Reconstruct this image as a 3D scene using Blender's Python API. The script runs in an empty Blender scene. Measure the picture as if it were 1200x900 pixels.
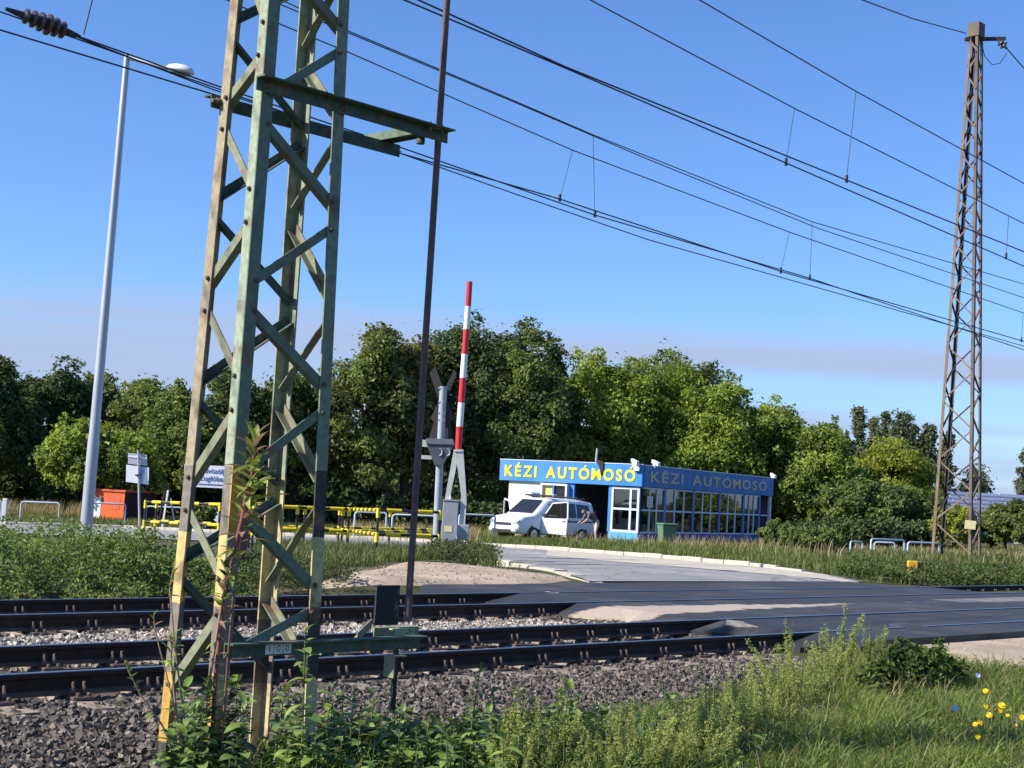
import bpy, math, random
import numpy as np
from mathutils import Vector, Matrix

random.seed(7)
RNG = np.random.default_rng(11)
SC = bpy.context.scene
COL = SC.collection

# ------------------------------------------------------------------ camera
F_PX, HOR, SLOPE = 1750.0, 580.0, 0.0530          # photo is 1200 x 900
CAM = Vector((0, 0, 1.40))
roll = math.atan(SLOPE)
pitch = math.atan((HOR - 450) * math.cos(roll) / F_PX)
_f = Vector((0, math.cos(pitch), math.sin(pitch)))
_u0 = Vector((0, -math.sin(pitch), math.cos(pitch)))
_r0 = Vector((1, 0, 0))
_u = _u0 * math.cos(roll) - _r0 * math.sin(roll)
_r = _r0 * math.cos(roll) + _u0 * math.sin(roll)
cam_d = bpy.data.cameras.new('camera')
cam_d.sensor_width = 36.0
cam_d.lens = 36.0 * F_PX / 1200.0
cam_d.clip_start = 0.1
cam_d.clip_end = 6000
cam = bpy.data.objects.new('camera', cam_d)
COL.objects.link(cam)
m = Matrix.Identity(4)
for i in range(3):
    m[i][0], m[i][1], m[i][2], m[i][3] = _r[i], _u[i], -_f[i], CAM[i]
cam.matrix_world = m
SC.camera = cam

# ------------------------------------------------------------------ light
SUN_EL = math.radians(37)
SUN_AZ = math.radians(251)                          # clockwise from +Y
SDIR = Vector((math.sin(SUN_AZ) * math.cos(SUN_EL), math.cos(SUN_AZ) * math.cos(SUN_EL), math.sin(SUN_EL)))
sun_d = bpy.data.lights.new('sun', 'SUN')
sun_d.energy = 4.9
sun_d.angle = math.radians(0.53)
sun_d.color = (1.0, 0.94, 0.85)
sun = bpy.data.objects.new('sun', sun_d)
sun.rotation_euler = SDIR.to_track_quat('Z', 'Y').to_euler()
sun.location = (-30, -10, 40)
COL.objects.link(sun)

W = bpy.data.worlds.new('World')
SC.world = W
W.use_nodes = True
nt = W.node_tree
nt.nodes.clear()
def wn(t, **k):
    n = nt.nodes.new(t)
    for a, b in k.items():
        setattr(n, a, b)
    return n
out = wn('ShaderNodeOutputWorld')
bg = wn('ShaderNodeBackground')
bg.inputs['Strength'].default_value = 0.086
sky = wn('ShaderNodeTexSky', sky_type='NISHITA', sun_disc=False, sun_elevation=SUN_EL, sun_rotation=SUN_AZ,
         altitude=120, air_density=1.0, dust_density=0.35, ozone_density=3.0)
# thin lilac stratus low over the horizon, all the way round
tc = wn('ShaderNodeTexCoord')
sep = wn('ShaderNodeSeparateXYZ')
nt.links.new(tc.outputs['Generated'], sep.inputs[0])
mp = wn('ShaderNodeMapping')
mp.inputs['Scale'].default_value = (1.1, 1.1, 26.0)
mp.inputs['Location'].default_value = (0.35, 0.2, 0.4)
nt.links.new(tc.outputs['Generated'], mp.inputs['Vector'])
nz = wn('ShaderNodeTexNoise')
nz.inputs['Scale'].default_value = 1.3
nz.inputs['Detail'].default_value = 5
nz.inputs['Roughness'].default_value = 0.45
nt.links.new(mp.outputs[0], nz.inputs['Vector'])
mr = wn('ShaderNodeMapRange')
for k, v in (('From Min', 0.122), ('From Max', 0.150), ('To Min', 1.0), ('To Max', 0.0)):
    mr.inputs[k].default_value = v
# elevation disturbed by a broad noise gives the bank its uneven top edge
nw = wn('ShaderNodeTexNoise')
nw.inputs['Scale'].default_value = 2.3
nw.inputs['Detail'].default_value = 3
nt.links.new(tc.outputs['Generated'], nw.inputs['Vector'])
wob = wn('ShaderNodeMath', operation='MULTIPLY_ADD')
wob.inputs[1].default_value = 0.05
nt.links.new(nw.outputs['Fac'], wob.inputs[0])
nt.links.new(sep.outputs['Z'], wob.inputs[2])
nt.links.new(wob.outputs[0], mr.inputs['Value'])
ad = wn('ShaderNodeMath', operation='MULTIPLY')
nb_ = wn('ShaderNodeMapRange')
for k, v in (('From Min', 0.38), ('From Max', 0.62), ('To Min', 0.30), ('To Max', 1.0)):
    nb_.inputs[k].default_value = v
nt.links.new(nz.outputs['Fac'], nb_.inputs['Value'])
nt.links.new(nb_.outputs[0], ad.inputs[0])
nt.links.new(mr.outputs[0], ad.inputs[1])
ss = wn('ShaderNodeMapRange', interpolation_type='SMOOTHSTEP')
for k, v in (('From Min', 0.0), ('From Max', 1.0), ('To Min', 0.0), ('To Max', 0.92)):
    ss.inputs[k].default_value = v
nt.links.new(ad.outputs[0], ss.inputs['Value'])
tint = wn('ShaderNodeMix', data_type='RGBA', blend_type='MULTIPLY')
tint.inputs['Factor'].default_value = 1.0
tint.inputs['B'].default_value = (0.72, 0.97, 1.38, 1)
nt.links.new(sky.outputs[0], tint.inputs['A'])
mx = wn('ShaderNodeMix', data_type='RGBA')
mx.inputs['B'].default_value = (3.25, 3.95, 5.8, 1)
nt.links.new(tint.outputs['Result'], mx.inputs['A'])
nt.links.new(ss.outputs[0], mx.inputs['Factor'])
nt.links.new(mx.outputs['Result'], bg.inputs['Color'])
nt.links.new(bg.outputs[0], out.inputs['Surface'])

SC.view_settings.view_transform = 'Standard'
SC.view_settings.look = 'None'
SC.view_settings.gamma = 1.0
SC.view_settings.exposure = 0.70
SC.view_settings.use_curve_mapping = False

# ------------------------------------------------------------------ frame of the place
TH = math.atan(1700.0 / F_PX)
T = Vector((math.sin(TH), math.cos(TH), 0))          # along the tracks
N = Vector((-math.cos(TH), math.sin(TH), 0))         # across the tracks, away from the viewer
RZ = math.atan2(T.y, T.x)
def sd(s, d, z=0.0):
    return Vector((T.x * s + N.x * d, T.y * s + N.y * d, z))
def to_sd(p):
    return p[0] * T.x + p[1] * T.y, p[0] * N.x + p[1] * N.y
def ray(px, py):
    return _f + _r * ((px - 600) / F_PX) - _u * ((py - 450) / F_PX)
def at(px, py, Y):
    r = ray(px, py)
    return CAM + r * (Y / r.y)
def on_plane(px, py, D):
    r = ray(px, py)
    return CAM + r * (D / (r.x * N.x + r.y * N.y))
def sm(a, b, x):
    t = np.clip((x - a) / (b - a), 0, 1)
    return t * t * (3 - 2 * t)
def zg(x, y):
    """height of the ground, x and y may be arrays"""
    s = x * T.x + y * T.y
    d = x * N.x + y * N.y
    z = -0.36 + 0.0 * d
    near = sm(12.5, 15.5, s) * sm(5.0, 9.0, d)
    z = z + near * 0.24
    z = z + 0.02 * sm(7.2, 9.0, d) * (1 - near)
    z = z + (0.22 - 0.24 * sm(13, 16, s) * 0.35) * sm(15.6, 17.2, d)
    z = z - 0.0215 * np.clip(d - 20, 0, 38)
    mound = np.exp(-((x - 13.6) ** 2 + (y - 46) ** 2) / 60.0)
    z = z + 0.22 * mound
    return z
def zgf(x, y):
    return float(zg(np.float64(x), np.float64(y)))
def gnd(px, py, lift=0.0):
    """point on the ground seen at a photo position"""
    r = ray(px, py)
    t = 20.0
    for _ in range(60):
        p = CAM + r * t
        z = zgf(p.x, p.y) + lift
        tn = (z - CAM.z) / r.z
        t = t * 0.5 + tn * 0.5
    return CAM + r * t
def col(px, Y):
    """ground point at depth Y under photo column px (column taken near the horizon)"""
    hy = HOR + SLOPE * (px - 600)
    p = at(px, hy, Y)
    return Vector((p.x, p.y, zgf(p.x, p.y)))

# ------------------------------------------------------------------ materials
MATS = {}
def mat(name, base, rough=0.7, var=0.25, scale=6.0, bump=0.0, bscale=None, metal=0.0, spec=0.4,
        second=None, amount=0.5, sharp=0.12, detail=5.0, coords='Object', stretch=None, emission=None):
    if name in MATS:
        return MATS[name]
    M = bpy.data.materials.new(name)
    M.use_nodes = True
    t = M.node_tree
    b = t.nodes['Principled BSDF']
    b.inputs['Roughness'].default_value = rough
    b.inputs['Metallic'].default_value = metal
    b.inputs['Specular IOR Level'].default_value = spec
    c = t.nodes.new('ShaderNodeTexCoord')
    src = c.outputs[coords]
    if stretch:
        mpn = t.nodes.new('ShaderNodeMapping')
        mpn.inputs['Scale'].default_value = stretch
        t.links.new(src, mpn.inputs['Vector'])
        src = mpn.outputs[0]
    n = t.nodes.new('ShaderNodeTexNoise')
    n.inputs['Scale'].default_value = scale
    n.inputs['Detail'].default_value = detail
    t.links.new(src, n.inputs['Vector'])
    r = t.nodes.new('ShaderNodeMapRange')
    r.inputs['From Min'].default_value = 0.3
    r.inputs['From Max'].default_value = 0.7
    r.inputs['To Min'].default_value = 1 - var
    r.inputs['To Max'].default_value = 1 + var
    t.links.new(n.outputs['Fac'], r.inputs['Value'])
    v = t.nodes.new('ShaderNodeMix')
    v.data_type = 'RGBA'
    v.blend_type = 'MULTIPLY'
    v.inputs['Factor'].default_value = 1
    v.inputs['A'].default_value = (*base, 1)
    t.links.new(r.outputs[0], v.inputs['B'])
    res = v.outputs['Result']
    if second:
        n2 = t.nodes.new('ShaderNodeTexNoise')
        n2.inputs['Scale'].default_value = scale * 0.37
        n2.inputs['Detail'].default_value = 8
        n2.inputs['Roughness'].default_value = 0.62
        t.links.new(src, n2.inputs['Vector'])
        r2 = t.nodes.new('ShaderNodeMapRange')
        r2.inputs['From Min'].default_value = 1 - amount - sharp + 0.0
        r2.inputs['From Max'].default_value = 1 - amount + sharp
        t.links.new(n2.outputs['Fac'], r2.inputs['Value'])
        m2 = t.nodes.new('ShaderNodeMix')
        m2.data_type = 'RGBA'
        t.links.new(r2.outputs[0], m2.inputs['Factor'])
        t.links.new(res, m2.inputs['A'])
        m2.inputs['B'].default_value = (*second, 1)
        res = m2.outputs['Result']
    t.links.new(res, b.inputs['Base Color'])
    if bump:
        nb = t.nodes.new('ShaderNodeTexNoise')
        nb.inputs['Scale'].default_value = bscale or scale * 4
        nb.inputs['Detail'].default_value = 6
        t.links.new(src, nb.inputs['Vector'])
        bn = t.nodes.new('ShaderNodeBump')
        bn.inputs['Strength'].default_value = bump
        bn.inputs['Distance'].default_value = 0.02
        t.links.new(nb.outputs['Fac'], bn.inputs['Height'])
        t.links.new(bn.outputs[0], b.inputs['Normal'])
    MATS[name] = M
    return M

def leaf_mat(name, rough=0.5, transl=0.35, spec=0.3):
    """colour comes from the per-leaf attribute 'tint'"""
    if name in MATS:
        return MATS[name]
    M = bpy.data.materials.new(name)
    M.use_nodes = True
    t = M.node_tree
    b = t.nodes['Principled BSDF']
    b.inputs['Roughness'].default_value = rough
    b.inputs['Specular IOR Level'].default_value = spec
    a = t.nodes.new('ShaderNodeAttribute')
    a.attribute_name = 'tint'
    t.links.new(a.outputs['Color'], b.inputs['Base Color'])
    if transl:
        tr = t.nodes.new('ShaderNodeBsdfTranslucent')
        g = t.nodes.new('ShaderNodeMix')
        g.data_type = 'RGBA'
        g.blend_type = 'MULTIPLY'
        g.inputs['Factor'].default_value = 1
        g.inputs['B'].default_value = (1.25, 1.25, 0.6, 1)
        t.links.new(a.outputs['Color'], g.inputs['A'])
        t.links.new(g.outputs['Result'], tr.inputs['Color'])
        mxs = t.nodes.new('ShaderNodeMixShader')
        mxs.inputs[0].default_value = transl
        t.links.new(b.outputs[0], mxs.inputs[1])
        t.links.new(tr.outputs[0], mxs.inputs[2])
        t.links.new(mxs.outputs[0], t.nodes['Material Output'].inputs['Surface'])
    MATS[name] = M
    return M

def glass_mat(name, tintc=(0.5, 0.55, 0.58), gl=0.22):
    M = bpy.data.materials.new(name)
    M.use_nodes = True
    t = M.node_tree
    t.nodes.remove(t.nodes['Principled BSDF'])
    tr = t.nodes.new('ShaderNodeBsdfTransparent')
    tr.inputs['Color'].default_value = (*tintc, 1)
    g = t.nodes.new('ShaderNodeBsdfGlossy')
    g.inputs['Roughness'].default_value = 0.03
    lw = t.nodes.new('ShaderNodeFresnel')
    lw.inputs['IOR'].default_value = 1.5
    ma = t.nodes.new('ShaderNodeMath')
    ma.operation = 'MULTIPLY_ADD'
    ma.inputs[1].default_value = 1.0
    ma.inputs[2].default_value = gl
    ma.use_clamp = True
    t.links.new(lw.outputs[0], ma.inputs[0])
    mxs = t.nodes.new('ShaderNodeMixShader')
    t.links.new(ma.outputs[0], mxs.inputs[0])
    t.links.new(tr.outputs[0], mxs.inputs[1])
    t.links.new(g.outputs[0], mxs.inputs[2])
    t.links.new(mxs.outputs[0], t.nodes['Material Output'].inputs['Surface'])
    MATS[name] = M
    return M

# ------------------------------------------------------------------ mesh helpers
class MB:
    def __init__(self):
        self.v = []
        self.f = []
        self.mi = []
        self.sm = []
    def add(self, vs, fs, mi=0, smooth=False):
        o = len(self.v)
        self.v += [tuple(p) for p in vs]
        for f in fs:
            self.f.append(tuple(i + o for i in f))
            self.mi.append(mi)
            self.sm.append(smooth)
        return self
    def hexa(self, p, mi=0):
        """8 corners: 0-3 bottom ring, 4-7 top ring"""
        return self.add(p, [(3, 2, 1, 0), (4, 5, 6, 7), (0, 1, 5, 4), (1, 2, 6, 5), (2, 3, 7, 6), (3, 0, 4, 7)], mi)
    def obox(self, c, ax, ay, az, mi=0):
        """oriented box, half-axis vectors"""
        c, ax, ay, az = Vector(c), Vector(ax), Vector(ay), Vector(az)
        if ax.cross(ay).dot(az) < 0:
            ax = -ax
        return self.hexa([c - ax - ay - az, c + ax - ay - az, c + ax + ay - az, c - ax + ay - az,
                          c - ax - ay + az, c + ax - ay + az, c + ax + ay + az, c - ax + ay + az], mi)
    def box(self, x0, x1, y0, y1, z0, z1, mi=0):
        return self.hexa([(x0, y0, z0), (x1, y0, z0), (x1, y1, z0), (x0, y1, z0),
                          (x0, y0, z1), (x1, y0, z1), (x1, y1, z1), (x0, y1, z1)], mi)
    def bevbox(self, x0, x1, y0, y1, z0, z1, b, mi=0):
        """box with chamfered edges"""
        vs = []
        for (x, sx) in ((x0, 1), (x1, -1)):
            for (y, sy) in ((y0, 1), (y1, -1)):
                for (z, sz) in ((z0, 1), (z1, -1)):
                    vs += [(x, y + sy * b, z + sz * b), (x + sx * b, y, z + sz * b), (x + sx * b, y + sy * b, z)]
        import bmesh
        bm = bmesh.new()
        for v in vs:
            bm.verts.new(v)
        r = bmesh.ops.convex_hull(bm, input=bm.verts)
        bm.verts.ensure_lookup_table()
        for i, v in enumerate(bm.verts):
            v.index = i
        self.add([v.co[:] for v in bm.verts], [[v.index for v in f.verts] for f in bm.faces], mi)
        bm.free()
        return self
    def bar(self, p0, p1, w, h, up=(0, 0, 1), mi=0):
        p0, p1, up = Vector(p0), Vector(p1), Vector(up)
        d = (p1 - p0)
        x = d.normalized()
        side = up.cross(x)
        if side.length < 1e-5:
            side = Vector((1, 0, 0)).cross(x)
        side.normalize()
        u = x.cross(side)
        return self.obox((p0 + p1) / 2, d / 2, side * w / 2, u * h / 2, mi)
    def tube(self, pts, r, n=8, mi=0, cap=True, smooth=True):
        pts = [Vector(p) for p in pts]
        k = len(pts)
        rs = r if isinstance(r, (list, tuple)) else [r] * k
        vs, fs = [], []
        prev = None
        for i, p in enumerate(pts):
            d = (pts[min(i + 1, k - 1)] - pts[max(i - 1, 0)]).normalized()
            if prev is None:
                a = Vector((0, 0, 1)) if abs(d.z) < 0.9 else Vector((1, 0, 0))
                a = (a - d * a.dot(d)).normalized()
            else:
                a = (prev - d * prev.dot(d)).normalized()
            prev = a
            b = d.cross(a)
            for j in range(n):
                t = 2 * math.pi * j / n
                vs.append(p + (a * math.cos(t) + b * math.sin(t)) * rs[i])
        for i in range(k - 1):
            for j in range(n):
                j2 = (j + 1) % n
                fs.append((i * n + j, i * n + j2, (i + 1) * n + j2, (i + 1) * n + j))
        self.add(vs, fs, mi, smooth)
        if cap:
            o = len(vs)
            self.add(vs[:n], [tuple(range(n - 1, -1, -1))], mi)
            self.add(vs[o - n:], [tuple(range(n))], mi)
        return self
    def lathe(self, prof, n=12, base=(0, 0, 0), mi=0, axis=None):
        b = Vector(base)
        ax = Vector(axis).normalized() if axis else Vector((0, 0, 1))
        return self.tube([b + ax * z for (r, z) in prof], [r for (r, z) in prof], n, mi)
    def angle(self, p0, p1, a, b, w, t, mia=0, mib=0):
        """L profile: corner line p0-p1, flanges along a and b"""
        p0, p1, a, b = Vector(p0), Vector(p1), Vector(a).normalized(), Vector(b).normalized()
        def quad(e, q, w1, o, mi):
            # flange from offset o along e to w1, thickness t along q
            ring = [e * o, e * w1, e * w1 + q * t, e * o + q * t]
            vs = [p0 + r for r in ring] + [p1 + r for r in ring]
            self.hexa(vs, mi)
        quad(a, b, w, 0.0, mia)
        quad(b, a, w, t, mib)
        return self
    def poly(self, pts, d0, d1, mi=0):
        """prism: 3D outline pts shifted by d0 and d1"""
        n = len(pts)
        d0, d1 = Vector(d0), Vector(d1)
        vs = [Vector(p) + d0 for p in pts] + [Vector(p) + d1 for p in pts]
        fs = [tuple(range(n - 1, -1, -1)), tuple(range(n, 2 * n))]
        fs += [(i, (i + 1) % n, n + (i + 1) % n, n + i) for i in range(n)]
        return self.add(vs, fs, mi)
    def build(self, name, mats, parent=None, off=None):
        me = bpy.data.meshes.new(name)
        v = self.v
        if off is not None:
            v = [(p[0] - off[0], p[1] - off[1], p[2] - off[2]) for p in v]
        me.from_pydata(v, [], self.f)
        if not isinstance(mats, (list, tuple)):
            mats = [mats]
        for q in mats:
            me.materials.append(q)
        me.polygons.foreach_set('material_index', self.mi)
        me.polygons.foreach_set('use_smooth', self.sm)
        import bmesh
        bm = bmesh.new()
        bm.from_mesh(me)
        bmesh.ops.recalc_face_normals(bm, faces=bm.faces)
        bm.to_mesh(me)
        bm.free()
        me.update()
        o = bpy.data.objects.new(name, me)
        COL.objects.link(o)
        o.parent = parent
        return o

def tag(o, label=None, cat=None, group=None, kind=None):
    if label: o['label'] = label
    if cat: o['category'] = cat
    if group: o['group'] = group
    if kind: o['kind'] = kind
    return o
def empty(name, label, cat, loc=(0, 0, 0), rz=0.0, group=None, kind=None):
    o = bpy.data.objects.new(name, None)
    o.empty_display_size = 0.2
    o.location = loc
    o.rotation_euler = (0, 0, rz)
    COL.objects.link(o)
    return tag(o, label, cat, group, kind)
def inst(name, me, parent, loc=(0, 0, 0), rot=(0, 0, 0), scale=(1, 1, 1)):
    o = bpy.data.objects.new(name, me)
    o.location = loc
    o.rotation_euler = rot
    o.scale = scale
    COL.objects.link(o)
    o.parent = parent
    return o
def copy_tree(o, parent=None):
    c = o.copy()
    COL.objects.link(c)
    c.parent = parent
    for ch in o.children:
        copy_tree(ch, c)
    return c
def np_mesh(name, V, F, mats, tint=None, smooth=False):
    """V (n,3), F (m,k) with k 3 or 4"""
    me = bpy.data.meshes.new(name)
    V = np.ascontiguousarray(V, dtype=np.float32)
    F = np.ascontiguousarray(F, dtype=np.int32)
    k = F.shape[1]
    me.vertices.add(len(V))
    me.vertices.foreach_set('co', V.ravel())
    me.loops.add(F.size)
    me.loops.foreach_set('vertex_index', F.ravel())
    me.polygons.add(len(F))
    me.polygons.foreach_set('loop_start', np.arange(0, F.size, k, dtype=np.int32))
    me.polygons.foreach_set('loop_total', np.full(len(F), k, dtype=np.int32))
    me.polygons.foreach_set('use_smooth', np.full(len(F), bool(smooth)))
    me.update(calc_edges=True)
    if tint is not None:
        a = me.attributes.new('tint', 'FLOAT_COLOR', 'POINT')
        c4 = np.ones((len(V), 4), dtype=np.float32)
        c4[:, :3] = tint
        a.data.foreach_set('color', c4.ravel())
    me.materials.append(mats)
    return me
def np_obj(name, me, parent=None, loc=(0, 0, 0)):
    o = bpy.data.objects.new(name, me)
    o.location = loc
    COL.objects.link(o)
    o.parent = parent
    return o

def nrm(a):
    return a / np.maximum(np.linalg.norm(a, axis=1, keepdims=True), 1e-9)
def leaf_arrays(P, nor, size, aspect=0.55, rng=RNG, fold=0.18, along=None):
    """folded rhombic leaves; returns V (4n,3), F (n,4)"""
    n = len(P)
    nor = nrm(nor)
    a = rng.normal(size=(n, 3)) if along is None else along
    a = nrm(a - nor * np.sum(a * nor, axis=1, keepdims=True))
    b = np.cross(nor, a)
    s = np.asarray(size).reshape(-1, 1) * np.ones((n, 1))
    V = np.empty((n, 4, 3))
    V[:, 0] = P
    V[:, 1] = P + a * s * 0.45 + b * s * aspect * 0.5 + nor * s * fold
    V[:, 2] = P + a * s
    V[:, 3] = P + a * s * 0.45 - b * s * aspect * 0.5 + nor * s * fold
    return V.reshape(-1, 3), np.arange(4 * n).reshape(-1, 4)

# ================================================================== THE SETTING
M_GROUND = mat('soil_and_turf', (0.060, 0.066, 0.026), 0.95, 0.35, 1.3, 0.6, 9, second=(0.13, 0.105, 0.072), amount=0.42, sharp=0.10, spec=0.1)
M_DIRT = mat('pale_dirt', (0.44, 0.345, 0.25), 0.95, 0.16, 2.2, 0.35, 20, second=(0.27, 0.215, 0.155), amount=0.42, sharp=0.14, spec=0.1)
def asphalt(name, base, worn, rough, cracks=0.0, sand=False, wear=0.5):
    """road surface: worn patches and wheel streaks across the tracks, fine cracks, drifted sand"""
    M = bpy.data.materials.new(name)
    M.use_nodes = True
    t = M.node_tree
    b = t.nodes['Principled BSDF']
    b.inputs['Specular IOR Level'].default_value = 0.35
    def nd(k, **kw):
        n = t.nodes.new(k)
        for a, v in kw.items():
            setattr(n, a, v)
        return n
    def mathn(op, a, v=None):
        n = nd('ShaderNodeMath', operation=op)
        for i, x in enumerate((a, v)):
            if x is None:
                continue
            if isinstance(x, (int, float)):
                n.inputs[i].default_value = x
            else:
                t.links.new(x, n.inputs[i])
        return n.outputs[0]
    def ramp(x, lo, hi, a=0.0, c=1.0):
        n = nd('ShaderNodeMapRange')
        for k, v in (('From Min', lo), ('From Max', hi), ('To Min', a), ('To Max', c)):
            n.inputs[k].default_value = v
        t.links.new(x, n.inputs['Value'])
        return n.outputs[0]
    def mixc(f, a, c):
        n = nd('ShaderNodeMix', data_type='RGBA')
        t.links.new(f, n.inputs['Factor'])
        for k, x in (('A', a), ('B', c)):
            if isinstance(x, tuple):
                n.inputs[k].default_value = (*x, 1)
            else:
                t.links.new(x, n.inputs[k])
        return n.outputs['Result']
    g = nd('ShaderNodeNewGeometry')
    def dot(v):
        n = nd('ShaderNodeVectorMath', operation='DOT_PRODUCT')
        t.links.new(g.outputs['Position'], n.inputs[0])
        n.inputs[1].default_value = v
        return n.outputs['Value']
    S, D = dot(T), dot(N)
    cb = nd('ShaderNodeCombineXYZ')
    t.links.new(S, cb.inputs[0])
    t.links.new(mathn('MULTIPLY', D, 0.22), cb.inputs[1])
    def noise(vec, sc, det=6, ro=0.6):
        n = nd('ShaderNodeTexNoise')
        n.inputs['Scale'].default_value = sc
        n.inputs['Detail'].default_value = det
        n.inputs['Roughness'].default_value = ro
        t.links.new(vec, n.inputs['Vector'])
        return n.outputs['Fac']
    streak = noise(cb.outputs[0], 1.4)
    blot = noise(g.outputs['Position'], 0.55, 8, 0.65)
    fine = noise(g.outputs['Position'], 45, 4)
    c = mixc(mathn('MULTIPLY', ramp(streak, 0.45, 0.68), wear), base, worn)
    c = mixc(mathn('MULTIPLY', ramp(blot, 0.52, 0.66), 0.55), c, tuple(x * 1.5 for x in worn))
    if cracks:
        v = nd('ShaderNodeTexVoronoi', feature='DISTANCE_TO_EDGE')
        v.inputs['Scale'].default_value = 0.55
        wv = nd('ShaderNodeVectorMath', operation='ADD')
        n2 = nd('ShaderNodeTexNoise')
        n2.inputs['Scale'].default_value = 1.7
        n2.inputs['Detail'].default_value = 5
        t.links.new(g.outputs['Position'], n2.inputs['Vector'])
        t.links.new(g.outputs['Position'], wv.inputs[0])
        t.links.new(n2.outputs['Color'], wv.inputs[1])
        t.links.new(wv.outputs[0], v.inputs['Vector'])
        c = mixc(mathn('MULTIPLY', ramp(v.outputs['Distance'], 0.0, 0.022, 1.0, 0.0), cracks), c, (0.05, 0.048, 0.045))
    if sand:
        # drifted sand between the tracks: a band that thins out to the right
        half = ramp(S, 15.0, 21.5, 0.62, 0.0)
        d = mathn('ABSOLUTE', mathn('SUBTRACT', D, 12.45))
        e = mathn('ADD', mathn('SUBTRACT', half, d), mathn('MULTIPLY', mathn('SUBTRACT', noise(cb.outputs[0], 2.6, 8, 0.65), 0.5), 0.75))
        c = mixc(ramp(e, 0.0, 0.10), c, mixc(blot, (0.46, 0.37, 0.27), (0.36, 0.29, 0.215)))
        # paler worn strip farther right
        e2 = mathn('ADD', mathn('MULTIPLY', ramp(S, 21.0, 24.0), ramp(d, 0.25, 0.6, 1.0, 0.0)), mathn('MULTIPLY', mathn('SUBTRACT', streak, 0.5), 1.2))
        c = mixc(ramp(e2, 0.75, 1.05), c, (0.20, 0.185, 0.165))
    m = nd('ShaderNodeMix', data_type='RGBA', blend_type='MULTIPLY')
    m.inputs['Factor'].default_value = 1.0
    t.links.new(c, m.inputs['A'])
    t.links.new(ramp(fine, 0.3, 0.7, 0.78, 1.22), m.inputs['B'])
    t.links.new(m.outputs['Result'], b.inputs['Base Color'])
    t.links.new(ramp(streak, 0.35, 0.65, rough - 0.14, rough + 0.14), b.inputs['Roughness'])
    bn = nd('ShaderNodeBump')
    bn.inputs['Strength'].default_value = 0.3
    bn.inputs['Distance'].default_value = 0.01
    t.links.new(fine, bn.inputs['Height'])
    t.links.new(bn.outputs[0], b.inputs['Normal'])
    MATS[name] = M
    return M
M_SANDY = asphalt('sandy_asphalt', (0.032, 0.031, 0.031), (0.075, 0.071, 0.066), 0.62, sand=True)
M_OLD_ = mat('old_asphalt', (0.255, 0.245, 0.238), 0.8, 0.16, 0.5, 0.25, 60, second=(0.34, 0.315, 0.285), amount=0.40, sharp=0.12, spec=0.3)
M_FRESH = asphalt('fresh_asphalt', (0.032, 0.031, 0.031), (0.075, 0.071, 0.066), 0.62)
M_OLD = asphalt('old_asphalt', (0.235, 0.228, 0.222), (0.30, 0.285, 0.265), 0.82, cracks=0.55, wear=0.8)
M_KERB = mat('kerb_concrete', (0.46, 0.415, 0.33), 0.9, 0.16, 5, 0.3, 40, spec=0.2)
M_CONC = mat('grey_concrete', (0.42, 0.41, 0.38), 0.9, 0.2, 7, 0.4, 50, spec=0.2)
M_BED = mat('ballast_bed', (0.075, 0.062, 0.050), 0.95, 0.4, 12, 0.8, 30, second=(0.13, 0.10, 0.08), amount=0.45, spec=0.1)

def axis_vals(parts):
    v = []
    for a, b, st in parts:
        v += list(np.arange(a, b, st))
    v.append(parts[-1][1])
    return np.array(v, dtype=float)
sv = axis_vals([(-1500, -300, 150), (-300, -60, 30), (-60, -12, 4), (-12, 60, 0.5), (60, 120, 3), (120, 400, 20), (400, 1600, 150)])
dv = axis_vals([(-900, -100, 100), (-100, -8, 6), (-8, 34, 0.4), (34, 80, 2), (80, 300, 20), (300, 1700, 150)])
SS, DD = np.meshgrid(sv, dv, indexing='ij')
XX = T.x * SS + N.x * DD
YY = T.y * SS + N.y * DD
bumps = 0.025 * np.sin(SS * 1.9 + 1.3 * np.sin(DD * 0.8)) * np.sin(DD * 1.7 + 0.6) * sm(-20, 0, SS) * (1 - sm(60, 90, SS))
ZZ = zg(XX, YY) + bumps * (1 - sm(22, 28, DD)) * (1 - sm(8.6, 9.4, DD) * (1 - sm(15.5, 16.5, DD)))
V = np.stack([XX, YY, ZZ], -1).reshape(-1, 3)
ns, nd = SS.shape
idx = np.arange(ns * nd).reshape(ns, nd)
F = np.stack([idx[:-1, :-1], idx[1:, :-1], idx[1:, 1:], idx[:-1, 1:]], -1).reshape(-1, 4)
ground = np_obj('ground', np_mesh('ground', V, F, M_GROUND, smooth=True))
tag(ground, kind='structure')

def strip(name, left, right, m, lift, step=0.8, n_across=8, z=None):
    """sheet between two polylines given as world points; follows the ground"""
    def resample(P, k):
        P = [Vector((p[0], p[1], 0)) for p in P]
        L = [0]
        for a, b in zip(P, P[1:]):
            L.append(L[-1] + (b - a).length)
        o = []
        for i in range(k):
            t = L[-1] * i / (k - 1)
            j = max(q for q in range(len(L)) if L[q] <= t + 1e-9)
            j = min(j, len(P) - 2)
            o.append(P[j].lerp(P[j + 1], (t - L[j]) / max(L[j + 1] - L[j], 1e-6)))
        return o
    ln = sum((Vector(b) - Vector(a)).length for a, b in zip(left, left[1:]))
    k = max(3, int(ln / step))
    A, B = resample(left, k), resample(right, k)
    vs, fs = [], []
    for a, b in zip(A, B):
        for j in range(n_across + 1):
            p = a.lerp(b, j / n_across)
            vs.append((p.x, p.y, (zgf(p.x, p.y) if z is None else z) + lift))
    for i in range(k - 1):
        for j in range(n_across):
            q = i * (n_across + 1) + j
            fs.append((q, q + 1, q + n_across + 2, q + n_across + 1))
    o = MB().add(vs, fs, smooth=True).build(name, m)
    return tag(o, kind='structure')

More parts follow.
